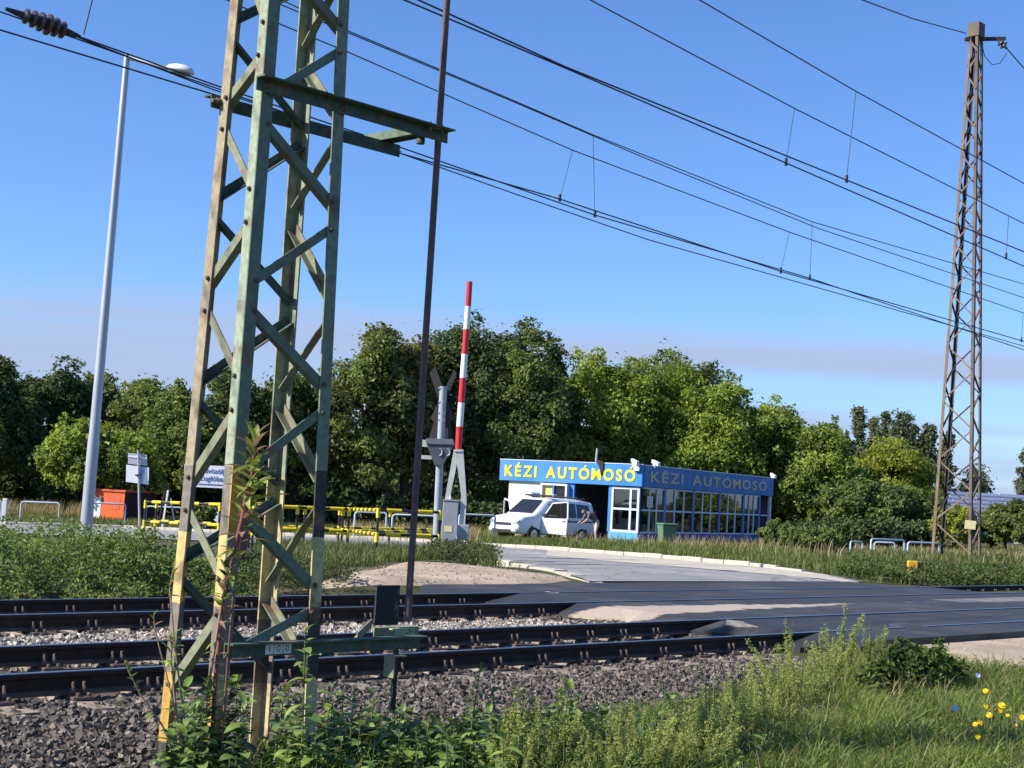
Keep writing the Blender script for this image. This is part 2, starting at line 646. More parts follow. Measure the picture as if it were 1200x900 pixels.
# the old road beyond the tracks
far_px = [(1012, 683), (985, 678), (940, 671), (850, 662), (760, 654), (640, 645), (560, 640), (460, 634), (300, 627), (150, 620), (0, 615), (-160, 608)]
near_px = [(690, 683), (672, 677), (645, 671), (615, 667), (590, 663), (545, 657), (500, 652), (450, 647), (380, 642), (300, 638), (180, 632), (60, 628), (-80, 622), (-200, 618)]
far_w = [gnd(*p) for p in far_px]
near_w = [gnd(*p) for p in near_px]
strip('road', far_w, near_w, M_OLD, 0.03, 0.8, 10)

def kerb_run(name, pts, h, w, inward, piece=1.0, taper=True):
    """kerb of single stones along a polyline"""
    root = empty(name, None, None, (0, 0, 0), kind='structure')
    P = [Vector((p.x, p.y, 0)) for p in pts]
    L = [0]
    for a, b in zip(P, P[1:]):
        L.append(L[-1] + (b - a).length)
    def pos(t):
        j = max(q for q in range(len(L)) if L[q] <= t + 1e-9)
        j = min(j, len(P) - 2)
        return P[j].lerp(P[j + 1], (t - L[j]) / (L[j + 1] - L[j]))
    t = 0.0
    k = 0
    while t + piece < L[-1] and k < 120:
        a, b = pos(t + 0.012), pos(t + piece - 0.012)
        d = (b - a).normalized()
        q = Vector((-d.y, d.x, 0)) * inward
        za, zb = zgf(a.x, a.y), zgf(b.x, b.y)
        j = random.uniform(-0.012, 0.012)
        a, b = a + q * j, b + q * j
        hh = h * (min(1.0, 0.15 + k * 0.22) if taper else 1.0) + random.uniform(-0.012, 0.008)
        c = 0.02
        prof = [(0, -0.12), (w, -0.12), (w, hh - c), (w - c, hh), (c, hh), (0, hh - c)]
        mb = MB()
        vs = [a + q * x + Vector((0, 0, za + z)) for x, z in prof] + [b + q * x + Vector((0, 0, zb + z)) for x, z in prof]
        n = len(prof)
        mb.add(vs, [tuple(range(n - 1, -1, -1)), tuple(range(n, 2 * n))] + [(i, (i + 1) % n, n + (i + 1) % n, n + i) for i in range(n)])
        mb.build('kerbstone', M_KERB, root)
        t += piece
        k += 1
    return root
kerb_run('far_kerb', far_w, 0.13, 0.17, 1)
kerb_run('near_kerb', near_w[:9], 0.10, 0.30, -1)
# worn concrete apron inside the far kerb
apron = [gnd(*p) for p in [(1003, 686), (930, 677), (840, 670), (750, 662.5), (640, 652.5)]]
strip('road_apron', [p + (q - p).normalized() * 0.18 for p, q in zip([gnd(*p) for p in [(1008, 683.5), (938, 671.6), (850, 662.6), (758, 654.8), (642, 645.6)]], apron)], apron, M_KERB, 0.036, 1.0, 2)

# pale dirt: between hedge and road, and beside the crossing on the near side
def patch(name, px, m, lift, z=None, sub=5):
    """irregular flat patch from a photo outline, lying on the ground"""
    P = [gnd(*p) if z is None else (CAM + ray(*p) * ((z - CAM.z) / ray(*p).z)) for p in px]
    c = sum(P, Vector()) / len(P)
    # finer outline with a little jitter
    O = []
    for i in range(len(P)):
        a, b = P[i], P[(i + 1) % len(P)]
        for j in range(sub):
            q = a.lerp(b, j / sub)
            q = q + (q - c).normalized() * random.uniform(-0.07, 0.07)
            O.append(q)
    vs, fs = [], []
    R = 6
    n = len(O)
    for k in range(R):
        for q in O:
            w = c.lerp(q, (k + 1) / R)
            sink = (0.045 if z is None else 0.012) if k == R - 1 else 0.0      # the rim dips under the surface round it
            vs.append((w.x, w.y, (zgf(w.x, w.y) if z is None else z) + lift - sink - lift * (k == R - 1)))
    vs.append((c.x, c.y, (zgf(c.x, c.y) if z is None else z) + lift))
    for k in range(R - 1):
        for i in range(n):
            fs.append((k * n + i, k * n + (i + 1) % n, (k + 1) * n + (i + 1) % n, (k + 1) * n + i))
    for i in range(n):
        fs.append((R * n, (i + 1) % n, i))
    return tag(MB().add(vs, fs, smooth=True).build(name, m), kind='structure')
patch('dirt_path', [(350, 690), (430, 669), (470, 659), (520, 661), (580, 667), (640, 674), (688, 684), (640, 689), (560, 690), (440, 693)], M_DIRT, 0.05)
patch('dirt_shoulder', [(1010, 752), (1060, 741), (1130, 733), (1260, 722), (1300, 760), (1240, 800), (1170, 792), (1110, 778), (1060, 768)], M_DIRT, 0.035)

# crossing: asphalt strips between the rails (track centres 10.35 and 14.25)
RAILS = [9.60, 11.10, 13.50, 15.00]
def sd_strip(name, s0, s1, d0, d1, m, z, wob=0.08, ph=0.0, step=0.5, edge=True):
    """sheet in track coordinates with a frayed left end"""
    vs, fs = [], []
    k = max(2, int((s1 - s0) / step))
    na = 6
    for i in range(k + 1):
        for j in range(na + 1):
            d = d0 + (d1 - d0) * j / na
            s = s0 + (s1 - s0) * i / k
            if i == 0:
                s += random.uniform(-wob, wob) * 3 - 0.1
            p = sd(s, d, z - (0.11 if i == 0 else 0) + 0.006 * math.sin(s * 2.1 + ph) * math.sin(d * 3 + ph) * (0 < j < na))
            vs.append(p)
    for i in range(k):
        for j in range(na):
            q = i * (na + 1) + j
            fs.append((q, q + na + 1, q + na + 2, q + 1))
    if edge:      # a real thickness at the rim
        rim = [i * (na + 1) for i in range(k, -1, -1)] + list(range(1, na + 1)) + [i * (na + 1) + na for i in range(1, k + 1)]
        o = len(vs)
        vs += [Vector(vs[i]) - Vector((0, 0, 0.16)) for i in rim]
        for a in range(len(rim) - 1):
            fs.append((rim[a], rim[a + 1], o + a + 1, o + a))
    return tag(MB().add(vs, fs, smooth=False).build(name, m), kind='structure')
g = 0.036
SL = 14.55
sd_strip('crossing_asphalt', SL + 0.1, 70, 8.75, RAILS[0] - g, M_FRESH, -0.012)
sd_strip('crossing_asphalt', SL + 0.25, 70, RAILS[0] + g + 0.05, RAILS[1] - g - 0.05, M_FRESH, -0.008, ph=1)
sd_strip('crossing_asphalt', SL + 0.3, 70, RAILS[1] + g, RAILS[2] - g, M_SANDY, -0.014, ph=2)
sd_strip('crossing_asphalt', SL + 0.7, 27.8, RAILS[2] + g + 0.05, RAILS[3] - g - 0.05, M_FRESH, -0.008, ph=3)
sd_strip('crossing_asphalt', SL + 0.35, 27.2, RAILS[3] + g, 18.1, M_FRESH, -0.010, ph=4)
# asphalt lumps at the near edge of the crossing
M_LUMP = mat('lumpy_asphalt', (0.055, 0.052, 0.052), 0.75, 0.3, 3, 0.6, 40)
for i, (px, py, rx, h) in enumerate([(1028, 748, 0.34, 0.16), (1062, 744, 0.42, 0.18), (990, 752, 0.3, 0.13)]):
    c = gnd(px, py)
    mb = MB()
    vs, fs = [], []
    for a in range(7):
        el = (math.pi / 2) * a / 6
        for b in range(16):
            t = 2 * math.pi * b / 16
            w = 1 + 0.16 * math.sin(3 * t + i) + random.uniform(-0.05, 0.05)
            vs.append((rx * math.cos(el) * math.cos(t) * w * 1.3, rx * math.cos(el) * math.sin(t) * w, h * math.sin(el) - 0.03))
    for a in range(6):
        for b in range(16):
            fs.append((a * 16 + b, a * 16 + (b + 1) % 16, (a + 1) * 16 + (b + 1) % 16, (a + 1) * 16 + b))
    o = mb.add(vs, fs, smooth=True).build('asphalt_lump', M_LUMP)
    o.location = (c.x, c.y, c.z)
    o.rotation_euler = (0, 0, 0.6 + i)
    tag(o, ['left one of the dark asphalt humps at the crossing edge', 'largest dark asphalt hump at the near crossing edge by the dirt', 'small dark asphalt hump behind the yellowish weeds'][i], 'asphalt', 'asphalt humps at the crossing edge')

# ballast bed under the stones
sv2 = np.arange(-14, 15.4, 0.25)
prof = [(7.35, -0.43), (7.8, -0.37), (8.4, -0.28), (8.9, -0.22), (9.3, -0.205), (11.4, -0.205), (11.9, -0.19), (12.7, -0.19), (13.2, -0.205), (15.3, -0.205), (15.9, -0.22), (16.6, -0.20), (17.0, -0.36)]
vs, fs = [], []
for i, s in enumerate(sv2):
    for d, z in prof:
        vs.append(sd(s, d, z + random.uniform(-0.015, 0.01)))
k = len(prof)
for i in range(len(sv2) - 1):
    for j in range(k - 1):
        fs.append((i * k + j, (i + 1) * k + j, (i + 1) * k + j + 1, i * k + j + 1))
tag(MB().add(vs, fs, smooth=True).build('ballast_bed', M_BED), kind='structure')
vs, fs = [], []
sv3 = np.arange(27.6, 70, 0.6)
prof3 = [(12.9, -0.2), (15.5, -0.205), (16.2, -0.26), (16.8, -0.36)]
for s in sv3:
    for d, z in prof3:
        vs.append(sd(s, d, z))
k = len(prof3)
for i in range(len(sv3) - 1):
    for j in range(k - 1):
        fs.append((i * k + j, (i + 1) * k + j, (i + 1) * k + j + 1, i * k + j + 1))
tag(MB().add(vs, fs).build('ballast_bed_right', M_BED), kind='structure')

# ballast stones: real angular stones
ICO = np.array([(x, y, z) for x in (-1, 1) for y in (-1, 1) for z in (-1, 1)]) * 0.66      # broken cubes: flat faces, sharp edges
FI = np.array([(0, 1, 3), (0, 3, 2), (4, 6, 7), (4, 7, 5), (0, 4, 5), (0, 5, 1), (2, 3, 7), (2, 7, 6), (0, 2, 6), (0, 6, 4), (1, 5, 7), (1, 7, 3)])
pz_d = np.array([p[0] for p in prof])
pz_z = np.array([p[1] for p in prof])
def stones(name, s0, s1, d0, d1, n, r0, r1, c0, c1, lift=0.0, keep=None):
    s = RNG.uniform(s0, s1, n)
    d = RNG.uniform(d0, d1, n)
    if keep is not None:
        q = keep(s, d)
        s, d = s[q], d[q]
    n = len(s)
    r = RNG.uniform(r0, r1, n)
    z = np.interp(d, pz_d, pz_z) + RNG.uniform(-0.25, 0.55, n) * r + lift
    jit = RNG.uniform(0.60, 1.30, (n, 8, 1)) * np.ones((1, 1, 3)) + RNG.uniform(-0.18, 0.18, (n, 8, 3))
    sc3 = RNG.uniform(0.55, 1.35, (n, 1, 3))
    A = nrm(RNG.normal(size=(n, 3)))
    B = nrm(np.cross(A, RNG.normal(size=(n, 3))))
    C = np.cross(A, B)
    R = np.stack([A, B, C], 1)
    P = ICO[None] * jit * sc3 * r[:, None, None]
    P = np.einsum('nij,njk->nik', P, R)
    P[:, :, 0] += (T.x * s + N.x * d)[:, None]
    P[:, :, 1] += (T.y * s + N.y * d)[:, None]
    P[:, :, 2] += z[:, None]
    F = (FI[None] + (np.arange(n) * 8)[:, None, None]).reshape(-1, 3)
    t = RNG.uniform(0, 1, (n, 1))
    tone = RNG.uniform(0.5, 1.35, (n, 1))
    tn = (np.array(c0) * (1 - t) + np.array(c1) * t) * tone
    me = np_mesh(name, P.reshape(-1, 3), F, M_STONE, np.repeat(tn, 8, axis=0))
    o = np_obj(name, me)
    return tag(o, kind='stuff')
M_STONE = leaf_mat('ballast_stone', 0.85, 0.0, 0.2)
tag(stones('ballast_stones', -2, 14.0, 7.4, 9.55, 33000, 0.0135, 0.031, (0.070, 0.059, 0.050), (0.212, 0.178, 0.148),
           keep=lambda s, d: (d > 7.4 + 0.25 * np.sin(s * 1.3) + np.clip(s - 9.5, 0, 5) * 0.34) & ((d < 9.03) | (np.abs((s + 1.3) % 0.6 - 0.3) > 0.12) | (RNG.random(len(s)) < 0.25))),
    'grey brown crushed stones on the near ballast slope', 'ballast')
tag(stones('ballast_stones', -2, 14.6, 9.66, 11.04, 6500, 0.015, 0.032, (0.07, 0.048, 0.036), (0.16, 0.112, 0.085), -0.02),
    'rusty brown crushed stones between the rails of the near track', 'ballast')
tag(stones('ballast_stones', -2, 15.3, 11.2, 13.42, 19000, 0.014, 0.031, (0.20, 0.175, 0.145), (0.50, 0.44, 0.36)),
    'pale crushed stones lying between the two tracks', 'ballast')
tag(stones('ballast_stones', -2, 15.0, 13.56, 14.94, 4500, 0.015, 0.033, (0.14, 0.115, 0.095), (0.29, 0.24, 0.20), -0.02),
    'grey brown stones between the rails of the far track', 'ballast')
tag(stones('ballast_stones', -2, 15.0, 15.08, 16.9, 6500, 0.016, 0.036, (0.20, 0.175, 0.145), (0.45, 0.40, 0.33)),
    'pale stones on the far ballast shoulder below the hedge', 'ballast')

# ================================================================== RAILWAY TRACKS
M_RAIL = mat('rail_steel', (0.030, 0.021, 0.016), 0.8, 0.3, 9, 0.3, 60, metal=0.0, spec=0.3, second=(0.06, 0.034, 0.022), amount=0.36)  # rusty steel, darkened so the colour carries the web's shade
M_HEAD = mat('rail_head_polished', (0.34, 0.35, 0.38), 0.28, 0.15, 12, 0, metal=0.9)
M_FOOT = mat('rusty_lit_rail_foot', (0.15, 0.095, 0.062), 0.9, 0.35, 10, 0.3, 60, spec=0.15)  # rust, lightened so the foot carries its lit line in the colour
M_BOLT = mat('rusty_bolt', (0.135, 0.095, 0.075), 0.85, 0.35, 30, 0.4, 80, spec=0.2)
M_SLEEP = mat('weathered_sleeper', (0.27, 0.225, 0.18), 0.92, 0.3, 8, 0.5, 40, second=(0.14, 0.10, 0.075), amount=0.4, spec=0.15)
RP = [(-0.070, -0.16), (0.070, -0.16), (0.070, -0.149), (0.020, -0.130), (0.009, -0.115), (0.009, -0.050), (0.034, -0.038), (0.0355, -0.012), (0.030, -0.003), (0.020, 0.0),
      (-0.020, 0.0), (-0.030, -0.003), (-0.0355, -0.012), (-0.034, -0.038), (-0.009, -0.050), (-0.009, -0.115), (-0.020, -0.130), (-0.070, -0.149)]
def rail_mesh(name, s0, s1):
    n = len(RP)
    vs = [(s0, y, z) for y, z in RP] + [(s1, y, z) for y, z in RP]
    mb = MB()
    for i in range(n):
        mi = 1 if i in (8, 9, 10) else (2 if i in (1, 2, 16, 17) else 0)
        mb.add([vs[i], vs[(i + 1) % n], vs[n + (i + 1) % n], vs[n + i]], [(0, 1, 2, 3)], mi)
    mb.add(vs[:n], [tuple(range(n - 1, -1, -1))])
    mb.add(vs[n:], [tuple(range(n))])
    return mb
# fastening: ribbed plate, two clips, two upright bolts with nuts on each side
def fastening_mesh():
    mb = MB()
    mb.bevbox(-0.085, 0.085, -0.175, 0.175, -0.190, -0.163, 0.006)
    for sy in (-1, 1):
        mb.box(-0.075, 0.075, sy * 0.085 - 0.010, sy * 0.085 + 0.010, -0.165, -0.138)
        for sx in (-0.042, 0.042):
            mb.bevbox(sx - 0.022, sx + 0.022, sy * 0.078 - 0.030, sy * 0.078 + 0.030, -0.150, -0.132, 0.004)
            mb.lathe([(0.0205, -0.132), (0.0205, -0.106), (0.0125, -0.105), (0.0125, -0.070), (0.009, -0.066)], 6, (sx, sy * 0.085, 0))
            mb.lathe([(0.017, -0.163), (0.017, -0.142), (0.010, -0.138)], 6, (sx + 0.012, sy * 0.140, 0))
    return mb
fo = fastening_mesh().build('rail_fastening', M_BOLT)
fme = fo.data
bpy.data.objects.remove(fo)
sleeper_me = []
for v in range(3):
    mb = MB().bevbox(-0.12, 0.12, -1.28, 1.28, -0.37, -0.187, 0.02)
    mb.v = [(x + random.uniform(-.008, .008), y + random.uniform(-.02, .02), z + random.uniform(-.006, .006)) for x, y, z in mb.v]
    o = mb.build('sleeper', M_SLEEP)
    sleeper_me.append(o.data)
    bpy.data.objects.remove(o)
def track(dc, label, ranges, span):
    root = empty('railway_track', label, 'railway track', sd(0, 0, 0), RZ)
    for sgn in (-1, 1):
        r = rail_mesh('rail', *span).build('rail', [M_RAIL, M_HEAD, M_FOOT], root)
        r.location = (0, dc + sgn * 0.75, 0)
    for a, b in ranges:
        k = int(round((b - a) / 0.6))
        for i in range(k):
            s = a + i * 0.6 + random.uniform(-0.02, 0.02)
            inst('sleeper', random.choice(sleeper_me), root, (s, dc + random.uniform(-.03, .03), random.uniform(-0.006, 0.003)), (0, 0, random.uniform(-.012, .012)))
            for sgn in (-1, 1):
                inst('rail_fastening', fme, root, (s, dc + sgn * 0.75, 0), (0, 0, random.uniform(-.03, .03)))
    return root
track(10.35, 'near railway track with rusty rails running beside the green mast', [(-1.0, 14.6)], (-14, 90))
track(14.25, 'far railway track running behind the pale ballast strip', [(-1.0, 15.0), (28.2, 46)], (-14, 90))

# broken asphalt and grit at the ragged left end of the crossing, grit on the dirt
tag(stones('asphalt_rubble', 14.1, 15.3, 9.66, 15.0, 900, 0.02, 0.055, (0.035, 0.033, 0.032), (0.13, 0.11, 0.095), 0.0, keep=lambda s, d: np.abs(s - 14.65) < 0.12 + 0.5 * RNG.random(len(s))),
    'broken asphalt and grit at the ragged crossing edge', 'rubble')
def grit(name, px, n, r0, r1, c0, c1, label, lift):
    P = [gnd(*p) for p in px]
    lo = (min(p.x for p in P), min(p.y for p in P))
    hi = (max(p.x for p in P), max(p.y for p in P))
    x, y = RNG.uniform(lo[0], hi[0], n), RNG.uniform(lo[1], hi[1], n)
    ins = np.zeros(n, bool)
    for a, b in zip(P, P[1:] + P[:1]):
        ins ^= ((a.y > y) != (b.y > y)) & (x < (b.x - a.x) * (y - a.y) / (b.y - a.y + 1e-12) + a.x)
    x, y = x[ins], y[ins]
    k = len(x)
    r = RNG.uniform(r0, r1, k)
    P3 = (ICO[None] * RNG.uniform(0.6, 1.3, (k, 8, 1)) + RNG.uniform(-.15, .15, (k, 8, 3))) * r[:, None, None]
    P3 += np.stack([x, y, zg(x, y) + lift + r * 0.2], 1)[:, None, :]
    t = RNG.random((k, 1))
    tn = np.array(c0) * (1 - t) + np.array(c1) * t
    o = np_obj(name, np_mesh(name, P3.reshape(-1, 3), (FI[None] + (np.arange(k) * 8)[:, None, None]).reshape(-1, 3), M_STONE, np.repeat(tn, 8, axis=0)))
    return tag(o, label, 'grit', kind='stuff')
grit('path_grit', [(380, 688), (450, 666), (520, 662), (580, 667), (660, 680), (560, 688)], 900, 0.006, 0.020, (0.20, 0.155, 0.11), (0.48, 0.39, 0.29), 'small stones scattered on the dirt path', 0.05)
grit('path_grit', [(1020, 752), (1130, 735), (1230, 728), (1230, 790), (1150, 786), (1060, 764)], 700, 0.005, 0.016, (0.20, 0.155, 0.11), (0.48, 0.39, 0.29), 'small stones scattered on the near dirt shoulder', 0.035)
# tar seams on the old road
M_TAR = mat('tar_seam', (0.02, 0.02, 0.022), 0.6, 0.2, 3)
for i, pl in enumerate([[(600, 661), (625, 660.4), (650, 660.2)], [(612, 664.2), (660, 663.8), (705, 663.0)]]):
    A = [gnd(x, y - 0.14) for x, y in pl]
    B = [gnd(x, y + 0.14) for x, y in pl]
    strip('tar_seam', A, B, M_TAR, 0.036, 0.4, 1)
# concrete ramp blocks and loose bits at the ends of the crossing
def block(name, px, py, z, sx, sy, sz, rz, label, m=M_CONC, wedge=0.0, cat='concrete block'):
    r = ray(px, py)
    p = CAM + r * ((z - CAM.z) / r.z)
    mb = MB().hexa([(-sx, -sy, -sz), (sx, -sy, -sz), (sx, sy, -sz), (-sx, sy, -sz), (-sx * (1 - wedge), -sy, 0), (sx, -sy * .9, 0.01), (sx, sy * .92, 0.012), (-sx, sy, 0.0)])
    o = mb.build(name, m)
    o.location = p
    o.rotation_euler = (0, 0, rz)
    return tag(o, label, cat)
b = block('concrete_block', 891, 733, -0.035, 0.40, 0.20, 0.12, RZ - 0.1, 'grey slanting concrete block between the near rails at the asphalt edge', mat('stained_concrete', (0.24, 0.22, 0.19), 0.9, 0.3, 8, 0.5, 40), wedge=0.3)
b.rotation_euler = (0.10, 0.10, RZ - 0.1)
M_WHITEC = mat('bleached_concrete', (0.72, 0.71, 0.67), 0.85, 0.12, 9, 0.3, 40)
b = block('concrete_block', 632, 695.5, -0.02, 0.38, 0.17, 0.1, RZ, 'bleached white concrete block between the far rails at the asphalt edge', M_WHITEC)
b = block('concrete_block', 668, 697.5, -0.02, 0.26, 0.10, 0.1, RZ + .15, 'small white broken concrete piece beside the bleached block', M_WHITEC)
for i, (px, py, z, L, a) in enumerate([(672, 708.5, -0.13, 0.42, RZ + 0.2), (838, 732, -0.10, 0.45, RZ + .35), (965, 749, -0.12, 0.6, RZ - .1)]):
    r = ray(px, py)
    p = CAM + r * ((z - CAM.z) / r.z)
    d = Vector((math.cos(a), math.sin(a), 0.03))
    o = MB().tube([-d * L / 2, d * L * 0.1 + Vector((0, 0, 0.01)), d * L / 2], [0.030, 0.034, 0.028], 8).build('steel_bar', M_CONC)
    o.location = p
    tag(o, ['short grey bar end by the far track at the asphalt edge', 'short grey bar end between the near rails', 'long grey bar end lying under the yellowish weeds'][i], 'bar')

# ================================================================== NEAR LATTICE MAST
def paint_mat(name, bands, green=(0.15, 0.215, 0.15), tilt=None):
    """old mast paint: green above, painted hazard bands below (by height), worn to rust"""
    M = bpy.data.materials.new(name)
    M.use_nodes = True
    t = M.node_tree
    b = t.nodes['Principled BSDF']
    b.inputs['Roughness'].default_value = 0.72
    b.inputs['Specular IOR Level'].default_value = 0.25
    g = t.nodes.new('ShaderNodeNewGeometry')
    sp = t.nodes.new('ShaderNodeSeparateXYZ')
    t.links.new(g.outputs['Position'], sp.inputs[0])
    n0 = t.nodes.new('ShaderNodeTexNoise')
    n0.inputs['Scale'].default_value = 14
    t.links.new(g.outputs['Position'], n0.inputs['Vector'])
    zz = t.nodes.new('ShaderNodeMath')
    zz.operation = 'MULTIPLY_ADD'
    zz.inputs[1].default_value = 0.03
    t.links.new(n0.outputs['Fac'], zz.inputs[0])
    t.links.new(sp.outputs['Z'], zz.inputs[2])
    cur = None
    base = t.nodes.new('ShaderNodeRGB')
    base.outputs[0].default_value = (*green, 1)
    cur = base.outputs[0]
    for lim, c in bands:       # below this height the colour is c (list from top down)
        lt = t.nodes.new('ShaderNodeMath')
        lt.operation = 'LESS_THAN'
        lt.inputs[1].default_value = lim + 0.015
        t.links.new(zz.outputs[0], lt.inputs[0])
        mxn = t.nodes.new('ShaderNodeMix')
        mxn.data_type = 'RGBA'
        t.links.new(lt.outputs[0], mxn.inputs['Factor'])
        t.links.new(cur, mxn.inputs['A'])
        mxn.inputs['B'].default_value = (*c, 1)
        cur = mxn.outputs['Result']
    # fading and rust
    n1 = t.nodes.new('ShaderNodeTexNoise')
    n1.inputs['Scale'].default_value = 5.5
    n1.inputs['Detail'].default_value = 12
    n1.inputs['Roughness'].default_value = 0.68
    t.links.new(g.outputs['Position'], n1.inputs['Vector'])
    r1 = t.nodes.new('ShaderNodeMapRange')
    for k, v in (('From Min', 0.54), ('From Max', 0.62), ('To Min', 0.0), ('To Max', 0.85)):
        r1.inputs[k].default_value = v
    t.links.new(n1.outputs['Fac'], r1.inputs['Value'])
    m1 = t.nodes.new('ShaderNodeMix')
    m1.data_type = 'RGBA'
    t.links.new(r1.outputs[0], m1.inputs['Factor'])
    t.links.new(cur, m1.inputs['A'])
    m1.inputs['B'].default_value = (0.17, 0.105, 0.07, 1)
    n2 = t.nodes.new('ShaderNodeTexNoise')
    n2.inputs['Scale'].default_value = 22
    n2.inputs['Detail'].default_value = 6
    t.links.new(g.outputs['Position'], n2.inputs['Vector'])
    r2 = t.nodes.new('ShaderNodeMapRange')
    for k, v in (('From Min', 0.3), ('From Max', 0.7), ('To Min', 0.74), ('To Max', 1.2)):
        r2.inputs[k].default_value = v
    t.links.new(n2.outputs['Fac'], r2.inputs['Value'])
    m2 = t.nodes.new('ShaderNodeMix')
    m2.data_type = 'RGBA'
    m2.blend_type = 'MULTIPLY'
    m2.inputs['Factor'].default_value = 1
    t.links.new(m1.outputs['Result'], m2.inputs['A'])
    t.links.new(r2.outputs[0], m2.inputs['B'])
    t.links.new(m2.outputs['Result'], b.inputs['Base Color'])
    bn = t.nodes.new('ShaderNodeBump')
    bn.inputs['Strength'].default_value = 0.35
    bn.inputs['Distance'].default_value = 0.004
    t.links.new(n2.outputs['Fac'], bn.inputs['Height'])
    t.links.new(bn.outputs[0], b.inputs['Normal'])
    return M
YEL, BLK, GRY, ORA, CRM = (0.60, 0.43, 0.17), (0.055, 0.052, 0.047), (0.20, 0.175, 0.145), (0.48, 0.29, 0.07), (0.50, 0.42, 0.22)

YB = 8.9
wT0, wN0, tap = 0.765, 0.552, 0.0305         # plan size at rail level, taper per metre
Bb = at(248.5, 870, YB)
Bt = at(312, 0, YB)
axisd = (Bt - Bb) / (Bt.z - Bb.z)            # corner B per metre of height
lean = Vector((0.012, 0.0, 0))                # slight lean of the mast
cB0 = Bb - axisd * Bb.z                      # corner B at z = 0
# centre line: B moves inwards with the taper
def corner(k, z):
    c = cB0 + (T * wT0 + N * wN0) / 2 + lean * z * 0.0
    c = Vector((c.x, c.y, z))
    c += MLEAN * z
    hw, hn = (wT0 - tap * z) / 2, (wN0 - tap * z) / 2
    sx, sy = {'B': (-1, -1), 'D': (1, -1), 'A': (-1, 1), 'C': (1, 1)}[k]
    return c + T * hw * sx + N * hn * sy
MLEAN = Vector((0, 0, 0))
err = at(312, 0, YB) - corner('B', Bt.z)
MLEAN = Vector((err.x, 0, 0)) / Bt.z
def z_of(k, py):
    """height on leg k seen at photo row py"""
    lo, hi = -0.6, 8.0
    def row(z):
        p = corner(k, z) - CAM
        return 450 - F_PX * p.dot(_u) / p.dot(_f)
    for _ in range(50):
        mid = (lo + hi) / 2
        if row(mid) > py:
            lo = mid
        else:
            hi = mid
    return lo
zb = {k: [z_of(k, y) for y in ys] for k, ys in {'A': (545, 622, 705, 787, 868), 'B': (546, 626, 712, 790, 868), 'D': (552, 630, 712, 796, 872), 'C': (560, 640, 725, 800, 880)}.items()}
def seq(z, cols):
    return list(zip(z, cols))
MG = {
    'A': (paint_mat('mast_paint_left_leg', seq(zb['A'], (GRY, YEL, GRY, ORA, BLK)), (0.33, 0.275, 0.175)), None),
    'B': (paint_mat('mast_paint_front_leg', seq(zb['B'], (GRY, YEL, GRY, ORA, BLK)), (0.31, 0.36, 0.245)),  # sunlight on the left flange put into a lighter green
          paint_mat('mast_paint_front_leg_shaded', seq(zb['B'], (ORA, GRY, GRY, CRM, BLK)), (0.145, 0.20, 0.145))),  # shade on the right flange put into a darker green
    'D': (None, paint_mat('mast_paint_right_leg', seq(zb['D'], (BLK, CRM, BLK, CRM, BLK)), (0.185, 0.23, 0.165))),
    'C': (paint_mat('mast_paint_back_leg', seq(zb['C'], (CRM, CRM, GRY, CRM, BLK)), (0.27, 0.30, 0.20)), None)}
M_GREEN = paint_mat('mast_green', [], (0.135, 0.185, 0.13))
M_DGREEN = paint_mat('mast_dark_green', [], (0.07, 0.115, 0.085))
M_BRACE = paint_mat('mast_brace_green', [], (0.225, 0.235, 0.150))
mast_loc = corner('B', -0.45)
mast = empty('lattice_mast', 'tall green steel lattice mast with yellow and black bands beside the near track', 'mast', mast_loc)
ZTOP = 11.0
FW, FT = 0.088, 0.012
dirs = {'B': (T, N), 'D': (-T, N), 'A': (T, -N), 'C': (-T, -N)}
for k in 'ABCD':
    a, b = dirs[k]
    ma, mb_ = MG[k]
    ma, mb_ = ma or mb_, mb_ or ma
    # flange along N gets material 0 (left faces), flange along T material 1
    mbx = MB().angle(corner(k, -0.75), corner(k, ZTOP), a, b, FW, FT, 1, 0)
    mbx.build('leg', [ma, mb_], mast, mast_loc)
# lattice bars on the four faces, following the photo's nodes
def zigzag(k1, y1, k2, y2, nrm_in, m, first):
    """alternating nodes: rows y1 on leg k1, rows y2 on leg k2 (top to bottom)"""
    n1 = [z_of(k1, y) for y in y1]
    n2 = [z_of(k2, y) for y in y2]
    def more(n, st):
        n = sorted(n, reverse=True)
        while n[0] < ZTOP - 0.8:
            n.insert(0, n[0] + st * 0.95)
        return n
    st = abs(n1[0] - n1[-1]) / max(len(n1) - 1, 1)
    n1, n2 = more(n1, st), more(n2, st)
    nodes = sorted([(z, k1) for z in n1] + [(z, k2) for z in n2], reverse=True)
    inw = nrm_in
    for (za, ka), (zb2, kb) in zip(nodes, nodes[1:]):
        if ka == kb:
            continue
        pa, pb = corner(ka, za - 0.045), corner(kb, zb2 + 0.045)
        d = (pb - pa).normalized()
        pa, pb = pa + d * 0.03, pb - d * 0.03
        off = inw * (FT + 0.003)
        e = inw.cross(d).normalized()
        if e.z < 0:
            e = -e
        MB().angle(pa + off - e * 0.028, pb + off - e * 0.028, e, inw, 0.058, 0.008).build('brace', m, mast, mast_loc)
        for q in (pa + d * 0.05, pb - d * 0.05):       # bolt heads on the outside of the leg flange
            hd = q - inw * 0.002
            MB().tube([hd, hd - inw * 0.012, hd - inw * 0.016], [0.015, 0.015, 0.010], 6).build('bolt', M_BOLT, mast, mast_loc)
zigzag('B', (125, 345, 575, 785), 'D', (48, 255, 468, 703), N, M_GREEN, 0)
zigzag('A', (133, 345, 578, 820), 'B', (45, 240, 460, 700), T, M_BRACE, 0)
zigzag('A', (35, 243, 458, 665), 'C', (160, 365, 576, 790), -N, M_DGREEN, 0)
zigzag('D', (150, 360, 575, 800), 'C', (67, 255, 465, 690), -T, M_BRACE, 0)

